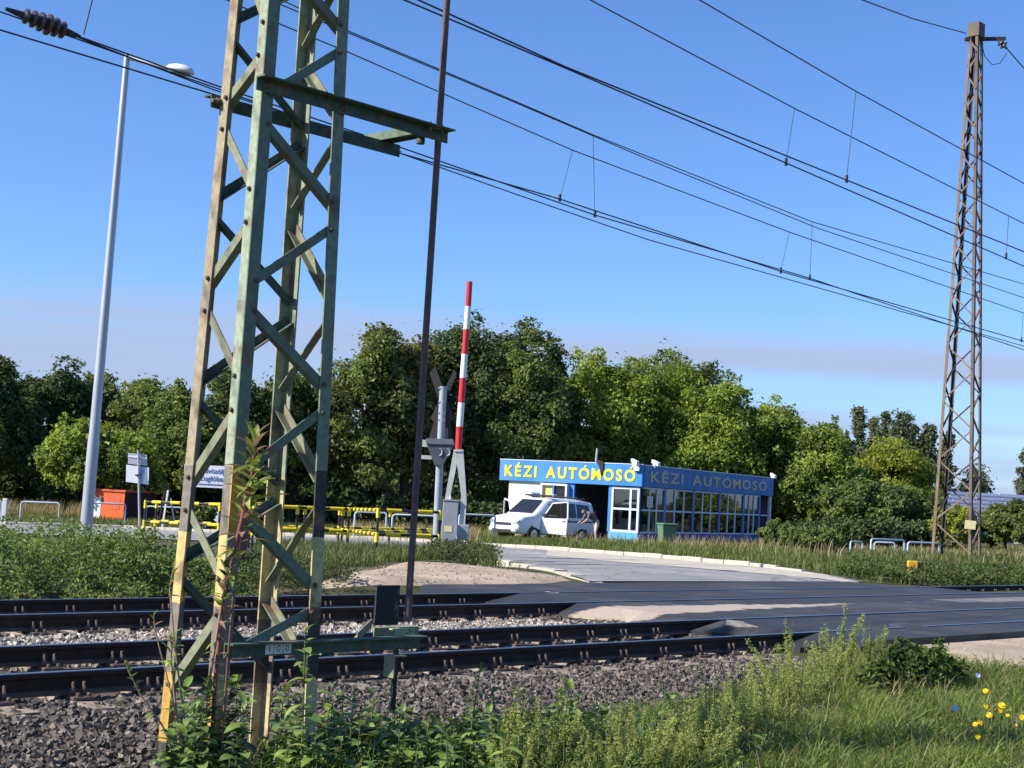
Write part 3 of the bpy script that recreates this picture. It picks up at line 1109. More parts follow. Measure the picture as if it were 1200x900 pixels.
# upper pair of bracket arms with the cross channel that holds the guide rod
def proj(p):
    q = p - CAM
    return 600 + F_PX * q.dot(_r) / q.dot(_f), 450 - F_PX * q.dot(_u) / q.dot(_f)
zu = z_of('B', 92)
zA = zu - 0.04
pB = corner('B', zu) - N * 0.014 - T * 0.06
def along_to(p0, d, px):
    lo, hi = 0.0, 4.0
    for _ in range(50):
        mid = (lo + hi) / 2
        if proj(p0 + d * mid)[0] < px:
            lo = mid
        else:
            hi = mid
    return lo
Lb = along_to(pB, T, 524)
arm1 = MB().angle(pB, pB + T * Lb, Vector((0, 0, -1)), -N, 0.085, 0.010)
arm1.build('bracket_arm', M_DGREEN, mast, mast_loc)
pA = corner('A', zA) + N * 0.014 - T * 0.06
La = along_to(pA, T, 469)
MB().angle(pA, pA + T * La, Vector((0, 0, -1)), N, 0.085, 0.010).build('bracket_arm', M_DGREEN, mast, mast_loc)
# channel across the two arm ends
ce = pB + T * (Lb - 0.14) - N * 0.05 + Vector((0, 0, -0.012))
cf = ce + N * 0.72
MB().bar(ce + Vector((0, 0, 0)), cf, 0.11, 0.012).bar(ce + T * 0.055, cf + T * 0.055, 0.008, 0.06).bar(ce - T * 0.055, cf - T * 0.055, 0.008, 0.06).build('cross_channel', M_GREEN, mast, mast_loc)
# bolts
for p, d in ((corner('B', zu - 0.045) + T * 0.02, -N), (corner('A', zA - 0.045) + T * 0.0, -T), (corner('C', zA - 0.045), -N), (corner('D', zu - 0.045) - T * 0.03, -N)):
    MB().tube([p, p + d * 0.035, p + d * 0.036, p + d * 0.06], [0.024, 0.024, 0.014, 0.014], 6).build('bolt', M_BOLT, mast, mast_loc)
MB().lathe([(0.03, -0.09), (0.03, -0.012), (0.018, -0.011), (0.018, 0.05)], 8, ce + N * 0.16).build('bolt', M_DGREEN, mast, mast_loc)

# lower crossbar with number plates
zl = z_of('B', 762)
q0 = corner('B', zl) - N * 0.016
sL = along_to(q0 - T * 1.0, T, 262) - 1.0
sR = along_to(q0, T, 491)
lowbar = MB().angle(q0 + T * sL + Vector((0, 0, 0.045)), q0 + T * sR + Vector((0, 0, 0.045)), Vector((0, 0, -1)), -N, 0.09, 0.010).build('crossbar', M_DGREEN, mast, mast_loc)
q1 = corner('A', zl + 0.03) + N * 0.016
sR2 = along_to(q1, T, 491)
MB().angle(q1 + T * (sR2 - 0.42), q1 + T * sR2, Vector((0, 0, -1)), N, 0.085, 0.010).build('crossbar', M_BRACE, mast, mast_loc)
M_PLATE = mat('number_plate_white', (0.72, 0.73, 0.72), 0.6, 0.12, 30, second=(0.5, 0.48, 0.44), amount=0.35)
M_DIGIT = mat('digit_grey', (0.22, 0.23, 0.25), 0.8, 0.1)
def text_mesh(s, size, depth, offset=0.0):
    c = bpy.data.curves.new('txt', 'FONT')
    c.body = s
    c.size = size
    c.extrude = depth
    c.offset = offset
    c.align_x = 'CENTER'
    c.resolution_u = 3
    o = bpy.data.objects.new('txt', c)
    COL.objects.link(o)
    dg = bpy.context.evaluated_depsgraph_get()
    dg.update()
    me = bpy.data.meshes.new_from_object(o.evaluated_get(dg))
    bpy.data.objects.remove(o)
    bpy.data.curves.remove(c)
    return me
def orient(o, x, y, loc, parent):
    """place an object with local X along x and local Y along y"""
    x, y = Vector(x).normalized(), Vector(y).normalized()
    z = x.cross(y)
    mm = Matrix.Identity(4)
    for i in range(3):
        mm[i][0], mm[i][1], mm[i][2], mm[i][3] = x[i], y[i], z[i], loc[i]
    o.matrix_local = mm
    o.parent = parent
    return o
s308 = along_to(q0 - T, T, 309) - 1.0
dpx = along_to(q0 - T, T, 319.5) - 1.0 - s308
for i, ch in enumerate('100'):
    c = q0 + T * (s308 + dpx * (i + 0.5)) - N * 0.013
    pl = MB().obox(c, T * dpx * 0.46, N * 0.002, Vector((0, 0, 0.034))).build('number_plate', M_PLATE, mast, mast_loc)
    me = text_mesh(ch, 0.062, 0.0006)
    me.materials.append(M_DIGIT)
    d = bpy.data.objects.new('digit', me)
    COL.objects.link(d)
    orient(d, T, (0, 0, 1), c - N * 0.0035 - Vector((0, 0, 0.022)) - mast_loc, pl)

# lower bracket plates, hanging strap
M_DARKSTEEL = paint_mat('dark_sooty_steel', [], (0.030, 0.032, 0.030))
M_RUSTPL = paint_mat('rusty_plate', [], (0.30, 0.20, 0.12))
pr = q0 + T * (sR + 0.055) + N * (wN0 * 0.62) - Vector((0, 0, 0.06))
MB().obox(pr - T * 0.055 + Vector((0, 0, 0.27)), T * 0.105, N * 0.008, Vector((0, 0, 0.135))).build('bracket_plate', M_DARKSTEEL, mast, mast_loc)
MB().obox(pr + T * 0.062 + N * 0.10 + Vector((0, 0, 0.25)), T * 0.005, N * 0.09, Vector((0, 0, 0.12))).build('bracket_plate', M_RUSTPL, mast, mast_loc)
MB().angle(pr + T * 0.00 - N * 0.05 + Vector((0, 0, 0.11)), pr + T * 0.17 - N * 0.05 + Vector((0, 0, 0.11)), Vector((0, 0, -1)), N, 0.075, 0.01).build('end_angle', paint_mat('fresh_light_green', [], (0.30, 0.42, 0.20)), mast, mast_loc)
MB().angle(pr - T * 0.30 - N * 0.0 + Vector((0, 0, 0.03)), pr - T * 0.18 + Vector((0, 0, 0.12)), Vector((0, 0, 1)), N, 0.06, 0.008).build('end_angle', M_BRACE, mast, mast_loc)
hs = q0 + T * (sR - 0.11) + N * 0.10
MB().obox(hs + Vector((0, 0, -0.10)), T * 0.055, N * 0.05, Vector((0, 0, 0.006))).obox(hs + Vector((0, 0, -0.17)) - T * 0.05, T * 0.006, N * 0.05, Vector((0, 0, 0.07))).build('hanger', M_BRACE, mast, mast_loc)
MB().bar(hs + Vector((0, 0, -0.06)), hs + Vector((0, 0, -0.46)), 0.016, 0.035, T).build('hanging_strap', M_DARKSTEEL, mast, mast_loc)

# guide rod
M_ROD = mat('rusty_brown_rod', (0.13, 0.085, 0.075), 0.75, 0.25, 8, 0.3, 60)
Yr = (ce + N * 0.14).y
rod_b = at(477.5, 728, Yr)
rod_t = at(524, 0, Yr)
top = rod_b + (rod_t - rod_b) * 2.2
rod = MB().tube([rod_b, rod_t, top], 0.023, 10).build('guide_rod', M_ROD, None, rod_b)
rod.location = rod_b
tag(rod, 'long thin rusty vertical rod held by the green mast bracket arms', 'rod')

# ================================================================== FAR MAST (right)
M_FM = mat('mast_rust_paint', (0.105, 0.082, 0.075), 0.8, 0.25, 3, 0.2, 40, second=(0.17, 0.13, 0.085), amount=0.45)
M_FML = mat('mast_rust_lit', (0.19, 0.14, 0.095), 0.8, 0.25, 3, 0.2, 40, second=(0.17, 0.10, 0.075), amount=0.45)  # same rusty paint, lightened in colour for the sunlit left side
M_FMD = mat('mast_rust_shaded', (0.055, 0.047, 0.042), 0.8, 0.25, 3)  # same rusty paint, darkened in colour for the shaded back
YM = 46.0
pf = at(1120, 655, YM)
base2 = Vector((pf.x, pf.y, zgf(pf.x, pf.y)))
pt2 = at(1144, 38, YM)
H2 = pt2.z - base2.z
lean2 = Vector((pt2.x - base2.x, 0, 0)) / H2
def corner2(sx, sy, z):
    t = z / H2
    hw = 0.33 * (1 - t) + 0.17 * t
    hn = 0.66 * (1 - t) + 0.15 * t
    return base2 + lean2 * z + Vector((0, 0, z)) + T * hw * sx + N * hn * sy
mast2 = empty('lattice_mast', 'slender rusty brown lattice mast standing in the grass at right', 'mast', base2)
for sx in (-1, 1):
    for sy in (-1, 1):
        mm_ = M_FML if (sx, sy) == (-1, 1) else (M_FMD if (sx, sy) == (1, 1) else M_FM)
        MB().angle(corner2(sx, sy, -0.4), corner2(sx, sy, H2), T * -sx, N * -sy, 0.092, 0.018).build('leg', mm_, mast2, base2)
def faces2(a, b, inw, m, ph):
    z = 0.15 + ph
    side = 0
    while z < H2 - 0.3:
        w = (corner2(*a, z) - corner2(*b, z)).length
        st = max(0.36, min(0.95, 0.42 + 0.45 * w))
        p, q = (a, b) if side == 0 else (b, a)
        p0, p1 = corner2(*p, z), corner2(*q, min(z + st, H2))
        d = (p1 - p0).normalized()
        e = inw.cross(d).normalized()
        MB().angle(p0 + inw * 0.025 - e * 0.03, p1 + inw * 0.025 - e * 0.03, e, inw, 0.045, 0.010).build('brace', m, mast2, base2)
        z += st
        side = 1 - side
faces2((-1, -1), (-1, 1), T, M_FML, 0.0)
faces2((-1, -1), (1, -1), N, M_FM, 0.1)
faces2((1, 1), (-1, 1), -N, M_FMD, 0.3)
faces2((1, 1), (1, -1), -T, M_FMD, 0.2)
ctop = base2 + lean2 * H2 + Vector((0, 0, H2))
MB().obox(ctop + Vector((0, 0, 0.06)), T * 0.2, N * 0.19, Vector((0, 0, 0.22))).build('cap', M_FM, mast2, base2)
MB().bar(ctop - N * 0.3 + Vector((0, 0, -0.25)), ctop - N * 0.2 + T * 0.05 + Vector((0, 0, -0.25)), 0.06, 0.06).bar(ctop + Vector((0, 0, -0.24)) - Vector((0.35, 0, 0)), ctop + Vector((0.95, 0.1, -0.12)), 0.12, 0.10).build('top_arm', M_FMD, mast2, base2)
ypl = at(1137, 615, YM - 0.75)
M_YPL = mat('yellow_sign_paint', (0.72, 0.63, 0.33), 0.6, 0.1, 12)
MB().obox(ypl, Vector((0.16, -0.02, -0.01)), Vector((0.001, 0.006, 0)), Vector((0.008, 0, 0.13))).build('warning_plate', M_YPL, mast2, base2)

def insulator(name, p0, p1, r, nd, label, m, m_end):
    """string of ribbed discs between two points"""
    p0, p1 = Vector(p0), Vector(p1)
    root = empty(name, label, 'insulator', p0)
    d = (p1 - p0)
    u = d.normalized()
    L = d.length
    MB().tube([p0, p0 + u * L * 0.16, p0 + u * L * 0.24], [r * 0.16, r * 0.30, r * 0.34], 8).build('end_fitting', m_end, root, p0)
    MB().tube([p1, p1 - u * L * 0.12, p1 - u * L * 0.18], [r * 0.16, r * 0.30, r * 0.34], 8).build('end_fitting', m_end, root, p0)
    for i in range(nd):
        a = p0 + u * L * (0.22 + 0.58 * i / nd)
        w = L * 0.58 / nd
        k = r * (1 - 0.10 * abs(i - nd / 2))
        MB().tube([a, a + u * w * 0.25, a + u * w * 0.42, a + u * w * 0.62, a + u * w * 0.85, a + u * w], [k * .42, k * .62, k, k, k * .55, k * .42], 12).build('insulator_disc', m, root, p0)
    return root
M_PORC = mat('brown_porcelain', (0.065, 0.042, 0.036), 0.3, 0.3, 10, spec=0.6)
M_FIT = mat('dark_fitting', (0.035, 0.033, 0.033), 0.6, 0.2)
i0 = ctop + Vector((0.85, 0.1, -0.22))
g_out = at(1186, 62, YM - 0.5)
insulator('insulator', at(1169, 46, YM), at(1180, 57, YM), 0.15, 2, 'small dark insulator hanging at the top of the rusty mast', M_PORC, M_FIT)

# ================================================================== OVERHEAD LINES
M_WIRE = mat('weathered_wire', (0.035, 0.038, 0.045), 0.6, 0.2, 4)
def wire_pts(px, D, ext=(14, 60)):
    P = [on_plane(x, y, D) for x, y in px]
    if ext[0]:
        P.insert(0, P[0] - (P[1] - P[0]).normalized() * ext[0])
    if ext[1]:
        P.append(P[-1] + (P[-1] - P[-2]).normalized() * ext[1])
    return P
def catenary(label, D, mess, cont, drops, extra=None, mext=(14, 60), cext=(14, 60), r=0.0085):
    Pm, Pc = wire_pts(mess, D, mext), wire_pts(cont, D, cext)
    root = empty('overhead_line', label, 'overhead line', Pc[0], group='overhead lines above the tracks')
    o = Pc[0]
    MB().tube(Pm, r, 6).build('messenger_wire', M_WIRE, root, o)
    MB().tube(Pc, r * 1.15, 6).build('contact_wire', M_WIRE, root, o)
    for (a, b) in drops:
        pa, pb = on_plane(*a, D), on_plane(*b, D)
        dr = MB().tube([pa, pb], 0.0045, 5).build('dropper', M_WIRE, root, o)
        MB().obox(pb + Vector((0, 0, 0.015)), T * 0.018, N * 0.012, Vector((0, 0, 0.05))).build('clamp', M_FIT, dr, o)
    for e, (x0, x1) in (extra or []):
        MB().tube(wire_pts(e, D + 0.06, (x0, x1)), r, 6).build('stay_wire', M_WIRE, root, o)
    return root
catenary('overhead line leaving the top edge nearest the middle, above the near track', 10.60, [(690, -1), (931, 127), (1200, 262)],
         [(474, 0), (662, 79.5), (921, 191), (1200, 312)], [((931, 127), (921, 191)), ((1182, 253), (1179, 301))])
catenary('overhead line highest at the right picture edge, above the near track', 10.15, [(820, 0), (1003, 107), (1200, 215)],
         [(486, -2), (663, 78.5), (992, 211), (1200, 295)], [((1003, 107), (992, 211))])
catenary('thin upper overhead line above the far track with slanting droppers', 14.05, [(266, 0), (330, 29), (410, 62), (600, 145), (671, 176), (925, 272), (1200, 367)],
         [(0, 35), (255, 112), (470, 180), (655, 233), (915, 318), (1200, 400)], [((671, 176), (656, 233)), ((925, 272), (915, 318)), ((1199, 366), (1197, 399))])
catenary('lowest overhead line above the far track, joined to the brown insulator', 14.45, [(330, 0), (412, 38), (600, 117), (695, 158), (952, 260), (1200, 333)],
         [(90, 42), (250, 99), (470, 173), (697, 252), (949, 326), (1200, 410)], [((695, 158), (697, 252)), ((952, 260), (949, 326))],
         extra=[([(412, 40), (600, 118.5), (760, 187), (960, 268), (1200, 349)], (10, 60)), ([(92, 44), (250, 105), (470, 178)], (0, 0)), ([(470, 180), (600, 226), (760, 281), (1000, 349)], (6, 60)), ([(98, 40), (108, 0)], (0, 3))],
         cext=(0, 60))
catenary_i = insulator('insulator', on_plane(6, 10, 14.45), on_plane(94, 43, 14.45), 0.118, 6, 'ribbed brown insulator string on the wire at the top left', M_PORC, M_FIT)
# feeder wire to the top of the rusty mast
P = [at(1008, -1, 30), at(1070, 22, 38), at(1132, 39, YM - 0.1)]
fw = MB().tube([P[0] - (P[1] - P[0]) * 1.2] + P, 0.017, 6).build('feeder_wire', M_WIRE, None, P[2])
fw.location = P[2]
tag(fw, 'single feeder wire running to the top of the rusty mast', 'wire')
P = [at(1180, 57, YM), at(1200, 80, YM + 4), at(1260, 150, YM + 16)]
fw = MB().tube(P, 0.02, 6).build('feeder_wire', M_WIRE, None, P[0])
fw.location = P[0]
tag(fw, 'feeder wire leaving the rusty mast insulator to the right edge', 'wire')
P = [at(1150, 50, YM), at(1154, 66, YM), at(1163, 76, YM), at(1172, 74, YM), at(1180, 62, YM)]
fw = MB().tube(P, 0.014, 6).build('jumper_wire', M_WIRE, None, P[0])
fw.location = P[0]
tag(fw, 'looped jumper wire under the arm of the rusty mast', 'wire')

# ================================================================== STREET LAMP
M_GALV = mat('galvanised_steel', (0.42, 0.44, 0.47), 0.45, 0.12, 5, 0.0, metal=0.35, spec=0.5, stretch=(1, 1, 0.2))
YL = 28.0
lt_ = at(149, 65, YL)
lb_ = at(99, 640, YL)
dirl = (lb_ - lt_).normalized()
zl_ = zgf(lb_.x, lb_.y)
lb_ = lt_ + dirl * ((lt_.z - zl_) / -dirl.z)
lamp = empty('street_lamp', 'tall grey tubular street lamp rising behind the hedge at left', 'street lamp', lb_)
MB().tube([lb_ - (lt_ - lb_) * 0.01, lb_ + (lt_ - lb_) * 0.22, lb_ + (lt_ - lb_) * 0.24, lt_], [0.118, 0.108, 0.096, 0.058], 14).build('pole', M_GALV, lamp, lb_)
ar0, ar1 = lt_, at(196, 80, YL - 0.2)
MB().tube([ar0 - Vector((0, 0, 0.03)), ar1], [0.045, 0.035], 10).build('arm', M_GALV, lamp, lb_)
M_LAMPW = mat('lamp_housing', (0.62, 0.63, 0.64), 0.45, 0.06)
a, b = ar1, at(227, 86, YL - 0.3)
dd = (b - a)
hd = MB()
secs = [(0.0, .05, .05), (.12, .11, .09), (.4, .16, .13), (.7, .165, .13), (.92, .12, .09), (1.0, .04, .03)]
vs, fs = [], []
sidev = dd.normalized().cross(Vector((0, 0, 1))).normalized()
for t, w, h in secs:
    for j in range(12):
        an = 2 * math.pi * j / 12
        hz = math.sin(an) * h * (1.0 if math.sin(an) > 0 else 0.35)
        vs.append(a + dd * t + sidev * math.cos(an) * w + Vector((0, 0, hz)))
for i in range(len(secs) - 1):
    for j in range(12):
        fs.append((i * 12 + j, i * 12 + (j + 1) % 12, (i + 1) * 12 + (j + 1) % 12, (i + 1) * 12 + j))
fs += [tuple(range(12)), tuple(range(len(vs) - 12, len(vs)))]
hd.add(vs, fs, smooth=True).build('lamp_head', M_LAMPW, lamp, lb_)
MB().obox(a + dd * 0.55 + Vector((0, 0, -0.05)), dd * 0.3, sidev * 0.11, Vector((0, 0, 0.012))).build('lens', mat('lamp_lens', (0.12, 0.12, 0.12), 0.2, 0.05), lamp, lb_)

# ================================================================== LEVEL CROSSING BARRIER
M_GBOX = mat('grey_enamel', (0.29, 0.315, 0.345), 0.55, 0.08, 5, spec=0.4)
M_GLITE = mat('light_grey_paint', (0.52, 0.53, 0.50), 0.6, 0.1, 6, second=(0.4, 0.39, 0.34), amount=0.33)
M_RED = mat('signal_red', (0.55, 0.025, 0.035), 0.5, 0.1, 6)
M_WHT = mat('barrier_white', (0.78, 0.78, 0.76), 0.5, 0.08, 6)
M_STK = mat('yellow_sticker', (0.75, 0.70, 0.38), 0.6, 0.1)
YBR = 32.0
bc = col(532, YBR)
bar_ = empty('crossing_barrier', 'red and white striped crossing barrier raised upright on a grey cabinet', 'barrier', bc)
def bl(px, py, dy=0.0):
    return at(px, py, YBR + dy) - bc
cabx0, cabx1 = bl(519, 600).x, bl(537, 600).x
ztop = bl(528, 587).z
MB().bevbox(cabx0, cabx1, -0.17, 0.17, -0.05, ztop, 0.012).build('cabinet', M_GBOX, bar_)
MB().box(cabx0 - 0.012, cabx1 + 0.012, -0.185, 0.185, ztop + 0.003, ztop + 0.03).build('cabinet_lid', M_GBOX, bar_)
MB().lathe([(0.03, 0), (0.03, 0.03), (0.015, 0.05), (0.012, 0.09)], 8, ((cabx0 + cabx1) / 2 - .02, 0, ztop + 0.03)).build('lid_knob', M_GALV, bar_)
MB().box(bl(521, 619).x, bl(530, 619).x, -0.176, -0.172, bl(525, 623).z, bl(525, 616).z).build('sticker', M_STK, bar_)
MB().bevbox(bl(535, 630).x, bl(549.5, 630).x, -0.24, 0.12, bl(540, 632).z, bl(540, 614.5).z, 0.012).build('drive_box', M_GBOX, bar_)
MB().bevbox(bl(533, 640).x, bl(543, 640).x, -0.15, 0.15, -0.06, bl(540, 634).z, 0.01).build('plinth', M_CONC, bar_)
MB().bar(bl(533, 596), bl(532, 655), 0.05, 0.04, (0, 1, 0)).build('cabinet_door_edge', M_GLITE, bar_)
# twin boom carriers (inverted V)
def plate_poly(px, dy0, dy1, name, m):
    pts = [bl(x, y) for x, y in px]
    return MB().poly(pts, (0, dy0, 0), (0, dy1, 0)).build(name, m, bar_)
plate_poly([(531.5, 527), (543, 527), (546.5, 578), (547, 590), (543.5, 632), (537.5, 632), (540.5, 580), (535, 538)], -0.12, -0.04, 'boom_carrier', M_GLITE)
plate_poly([(531.5, 528), (536, 528), (537, 536), (526, 588), (521, 588), (522, 580)], 0.04, 0.12, 'boom_carrier', M_GLITE)
MB().tube([bl(533, 529, -0.12), bl(541, 529, -0.12)], 0.02, 8).build('hinge_bolt', M_GALV, bar_)
# striped boom: single sleeves end to end
cuts = [(537, 528), (538.6, 500), (540.7, 472), (542.6, 443), (544.6, 415), (546.6, 386), (548.6, 359), (550.4, 330)]
wpx = [7.8, 7.8, 7.8, 7.6, 7.4, 7.2, 7.0, 6.8]
for i in range(7):
    p0, p1 = bl(*cuts[i]), bl(*cuts[i + 1])
    r0, r1 = wpx[i] / 2 * YBR / F_PX, wpx[i + 1] / 2 * YBR / F_PX
    MB().tube([p0, p1], [r0, r1], 12).build('boom_segment', M_RED if i % 2 == 0 else M_WHT, bar_)

# ================================================================== CROSSING SIGNAL SEEN FROM BEHIND
YS = 34.5
sc_ = col(512.5, YS)
sig = empty('crossing_signal', 'grey crossing signal post seen from behind with dark warning cross', 'signal', sc_)
def sl(px, py, dy=0.0):
    return at(px, py, YS + dy) - sc_
MB().tube([Vector((sl(511, 640).x, 0, -0.1)), sl(519.5, 453)], 0.085, 12).build('post', mat('signal_post_grey', (0.33, 0.36, 0.41), 0.5, 0.1, 5), sig)
M_SIG = mat('signal_grey_blue', (0.085, 0.098, 0.12), 0.55, 0.1, 5)
sh = MB().poly([sl(x, y) for x, y in [(501, 516), (531, 517), (531.5, 522), (519, 545), (510, 545.5), (501, 522)]], (0, -0.24, 0), (0, 0.08, 0))
shield = sh.build('signal_housing', M_SIG, sig)
MB().poly([sl(x, y) for x, y in [(500, 514), (531, 515), (532.5, 521.5), (500, 520.5)]], (0, -0.27, 0), (0, 0.10, 0)).build('housing_hood', mat('hood_grey', (0.15, 0.165, 0.19), 0.5, 0.1), sig)
for cx in (515, 524):
    pts = []
    for i in range(9):
        t = -1.6 + 3.2 * i / 8
        pts.append(sl(cx + 3.6 * math.cos(t) * 0.9, 530 - 4.2 * math.sin(t), -0.25))
    MB().tube(pts, 0.017, 6).build('lamp_ring', M_GALV, sig)
MB().box(sl(494, 520).x, sl(502, 520).x, -0.05, 0.12, sl(498, 523.5).z, sl(498, 515.5).z).build('side_box', M_GLITE, sig)
MB().box(sl(493, 536).x, sl(506, 536).x, -0.05, 0.10, sl(498, 538).z, sl(498, 533.5).z).build('side_arm', M_GLITE, sig)
M_XB = mat('cross_back_dark', (0.05, 0.044, 0.045), 0.8, 0.15, 6)
def blade(a, b, c, d, dy):
    MB().poly([sl(*a), sl(*b), sl(*c), sl(*d)], (0, dy, 0), (0, dy + 0.012, 0)).build('cross_blade', M_XB, sig)
blade((503, 437), (510, 429), (531, 489), (524, 497), 0.10)
blade((532, 432), (535, 437), (512, 497), (504, 490), 0.115)
for py in (455, 471, 484, 492):
    MB().bar(sl(513.5, py, 0.02), sl(521, py, 0.02), 0.19, 0.035).build('pipe_clamp', M_GALV, sig)
MB().poly([sl(502, 514), sl(513, 478), sl(526, 478), sl(529, 514)], (0, 0.14, 0), (0, 0.152, 0)).build('back_board', M_XB, sig)
MB().box(sl(504, 620).x, sl(518, 620).x, -0.2, 0.2, -0.06, 0.12).build('foot', M_GBOX, sig)

# ================================================================== YELLOW AND BLACK GUARD RAILINGS
M_BKT = mat('black_paint', (0.022, 0.022, 0.024), 0.45, 0.15, 6, spec=0.4)
M_YLT = mat('yellow_sleeve', (0.80, 0.60, 0.02), 0.45, 0.08, 6, spec=0.4)
def guard(label, pa, pb, posts, sleeves_per_m=1.6, h=(0.50, 1.0), ph=0.0):
    """two-rail tubular railing between ground points"""
    pa, pb = Vector(pa), Vector(pb)
    root = empty('guard_railing', label, 'railing', pa, group='yellow and black guard railings')
    d = pb - pa
    L = d.length
    u = d.normalized()
    for t in posts:
        b = pa + d * t
        zb_ = zgf(b.x, b.y) - 0.1
        MB().tube([Vector((b.x, b.y, zb_)), b + Vector((0, 0, h[1]))], 0.030, 10).build('post', M_BKT, root, pa)
        for hh in h:
            MB().tube([b + Vector((0, 0, hh - 0.16)), b + Vector((0, 0, hh + 0.045))], 0.043, 10).build('yellow_joint', M_YLT, root, pa)
    for hh in h:
        r = MB().tube([pa + Vector((0, 0, hh)), pb + Vector((0, 0, hh))], 0.030, 10).build('rail', M_BKT, root, pa)
        n = max(2, int(round(L * sleeves_per_m)))
        for i in range(n):
            t = (i + 0.5 + ph * 0.3) / n
            c = pa + d * t + Vector((0, 0, hh))
            MB().tube([c - u * 0.16, c + u * 0.16], 0.041, 10).build('yellow_sleeve', M_YLT, r, pa)
    return root
def gp(px, Y):
    return col(px, Y)
guard('yellow and black railing ending at the grey barrier cabinet', gp(445, 31.0), gp(517.5, 31.6), (0.0, 1.0))
guard('yellow and black railing running back from the front corner post', gp(445, 31.0), gp(404, 36.5), (1.0,), ph=0.5)
guard('yellow and black railing behind, seen through the front railing', gp(411, 34.5), gp(515, 38.0), (0.0,), ph=0.2)
guard('yellow and black railing between the mast and the railing corner', gp(404, 36.5), gp(296, 35.2), (0.42, 1.0), ph=0.6)
guard('yellow and black railing just behind the mast front leg', gp(411, 34.5), gp(300, 33.5), (0.55, 1.0), ph=0.1)
guard('left yellow and black railing ending left of the mast', gp(173, 38), gp(262, 36.5), (0.0, 0.98), ph=0.4)
guard('rear left yellow and black railing overlapping the left one', gp(186, 40.5), gp(268, 38.5), (0.0, 1.0), ph=0.8)

guard('rearmost yellow and black railing beside the road behind the mast', gp(400, 41), gp(515, 43.5), (0.0, 0.5), ph=0.3)
guard('yellow and black railing low behind the right mast leg', gp(398, 39), gp(310, 38), (0.3, 0.9), ph=0.7)
# low pale tubular railings along the far footpath
M_BLU = mat('pale_blue_tube', (0.42, 0.50, 0.60), 0.5, 0.1, 6)
def tube_rail(label, a, b, h=0.78, r=0.034):
    root = empty('tube_railing', label, 'railing', a, group='pale blue tube railings')
    a, b = Vector(a), Vector(b)
    u = (b - a).normalized()
    z = Vector((0, 0, 1))
    c = 0.1
    MB().tube([a - z * .1, a + z * (h - c), a + z * (h - .03) + u * .03, a + z * h + u * c, b + z * h - u * c, b + z * (h - .03) - u * .03, b + z * (h - c), b - z * .1], r, 8).build('hoop', M_BLU, root, a)
    return root
tube_rail('pale blue tube railing cut by the left picture edge', gp(-40, 60), gp(5.5, 60), 0.85)
tube_rail('pale blue tube railing in dry grass left of the lamp', gp(28, 60), gp(73, 60), 0.85)
tube_rail('pale blue tube railing in front of the orange hut', gp(102, 60), gp(150, 60.5), 0.9)
tube_rail('pale blue tube railing right of the orange hut', gp(174, 60), gp(216, 60), 0.85)
tube_rail('pale blue tube railing behind the yellow railing corner', gp(418, 52), gp(455, 52), 0.95)
tube_rail('pale blue tube railing behind the signal post', gp(462, 53), gp(514, 53), 0.9)
tube_rail('long pale railing beside the white van', gp(540, 58), gp(582, 58.5), 1.0, 0.04)
tube_rail('tall pale railing left of the rusty mast', gp(1022, 58), gp(1061, 60), 0.62, 0.04)
tube_rail('lower pale railing behind the tall one near the rusty mast', gp(1026, 61), gp(1050, 61), 0.5, 0.035)
tube_rail('pale railing touching the rusty mast legs', gp(1065, 59), gp(1102, 60), 0.55, 0.04)
tube_rail('short pale railing by the dark bush at right', gp(998, 58), gp(1012, 59), 0.5, 0.035)

# rusty post behind the near mast
pp = col(285, 22.5)
o = MB().tube([(0, 0, -0.1), (0.01, 0, 0.5), (0.03, 0, 1.05), (0.035, 0, 1.3)], [0.125, 0.12, 0.115, 0.11], 14).build('rusty_post', mat('rust_and_flaking_paint', (0.18, 0.085, 0.06), 0.85, 0.3, 7, 0.4, 30, second=(0.40, 0.30, 0.24), amount=0.46, sharp=0.05))
o.location = pp
tag(o, 'thick rusty round post with flaking paint behind the mast', 'post')
# small yellow marker by the right end of the far track
mk = col(1071, 33.5)
root = empty('track_marker', 'small yellow marker box in the grass by the far rail', 'marker', mk)
MB().box(-0.03, 0.03, -0.03, 0.03, -0.1, 0.25).build('stake', M_BKT, root)
MB().bevbox(-0.11, 0.11, -0.06, 0.06, 0.14, 0.40, 0.012).build('marker_box', mat('marker_yellow', (0.72, 0.40, 0.03), 0.6, 0.12, 8), root)
MB().box(0.115, 0.19, -0.05, 0.07, 0.10, 0.36).build('dark_side', M_BKT, root)
MB().poly([Vector((-.045, -.063, .20)), Vector((.03, -.063, .20)), Vector((.03, -.063, .34)), Vector((-.01, -.063, .28))], (0, -0.002, 0), (0, 0.001, 0)).build('mark', mat('brown_mark', (0.35, 0.16, 0.03), .7), root)
o = MB().lathe([(0.006, 0), (0.004, 0.9)], 5).build('dry_stalk', mat('dry_stalk', (0.45, 0.36, 0.2), 0.9))
o.location = mk + Vector((0.22, 0.1, 0))
tag(o, 'thin dry stalk standing beside the yellow marker', 'stalk')

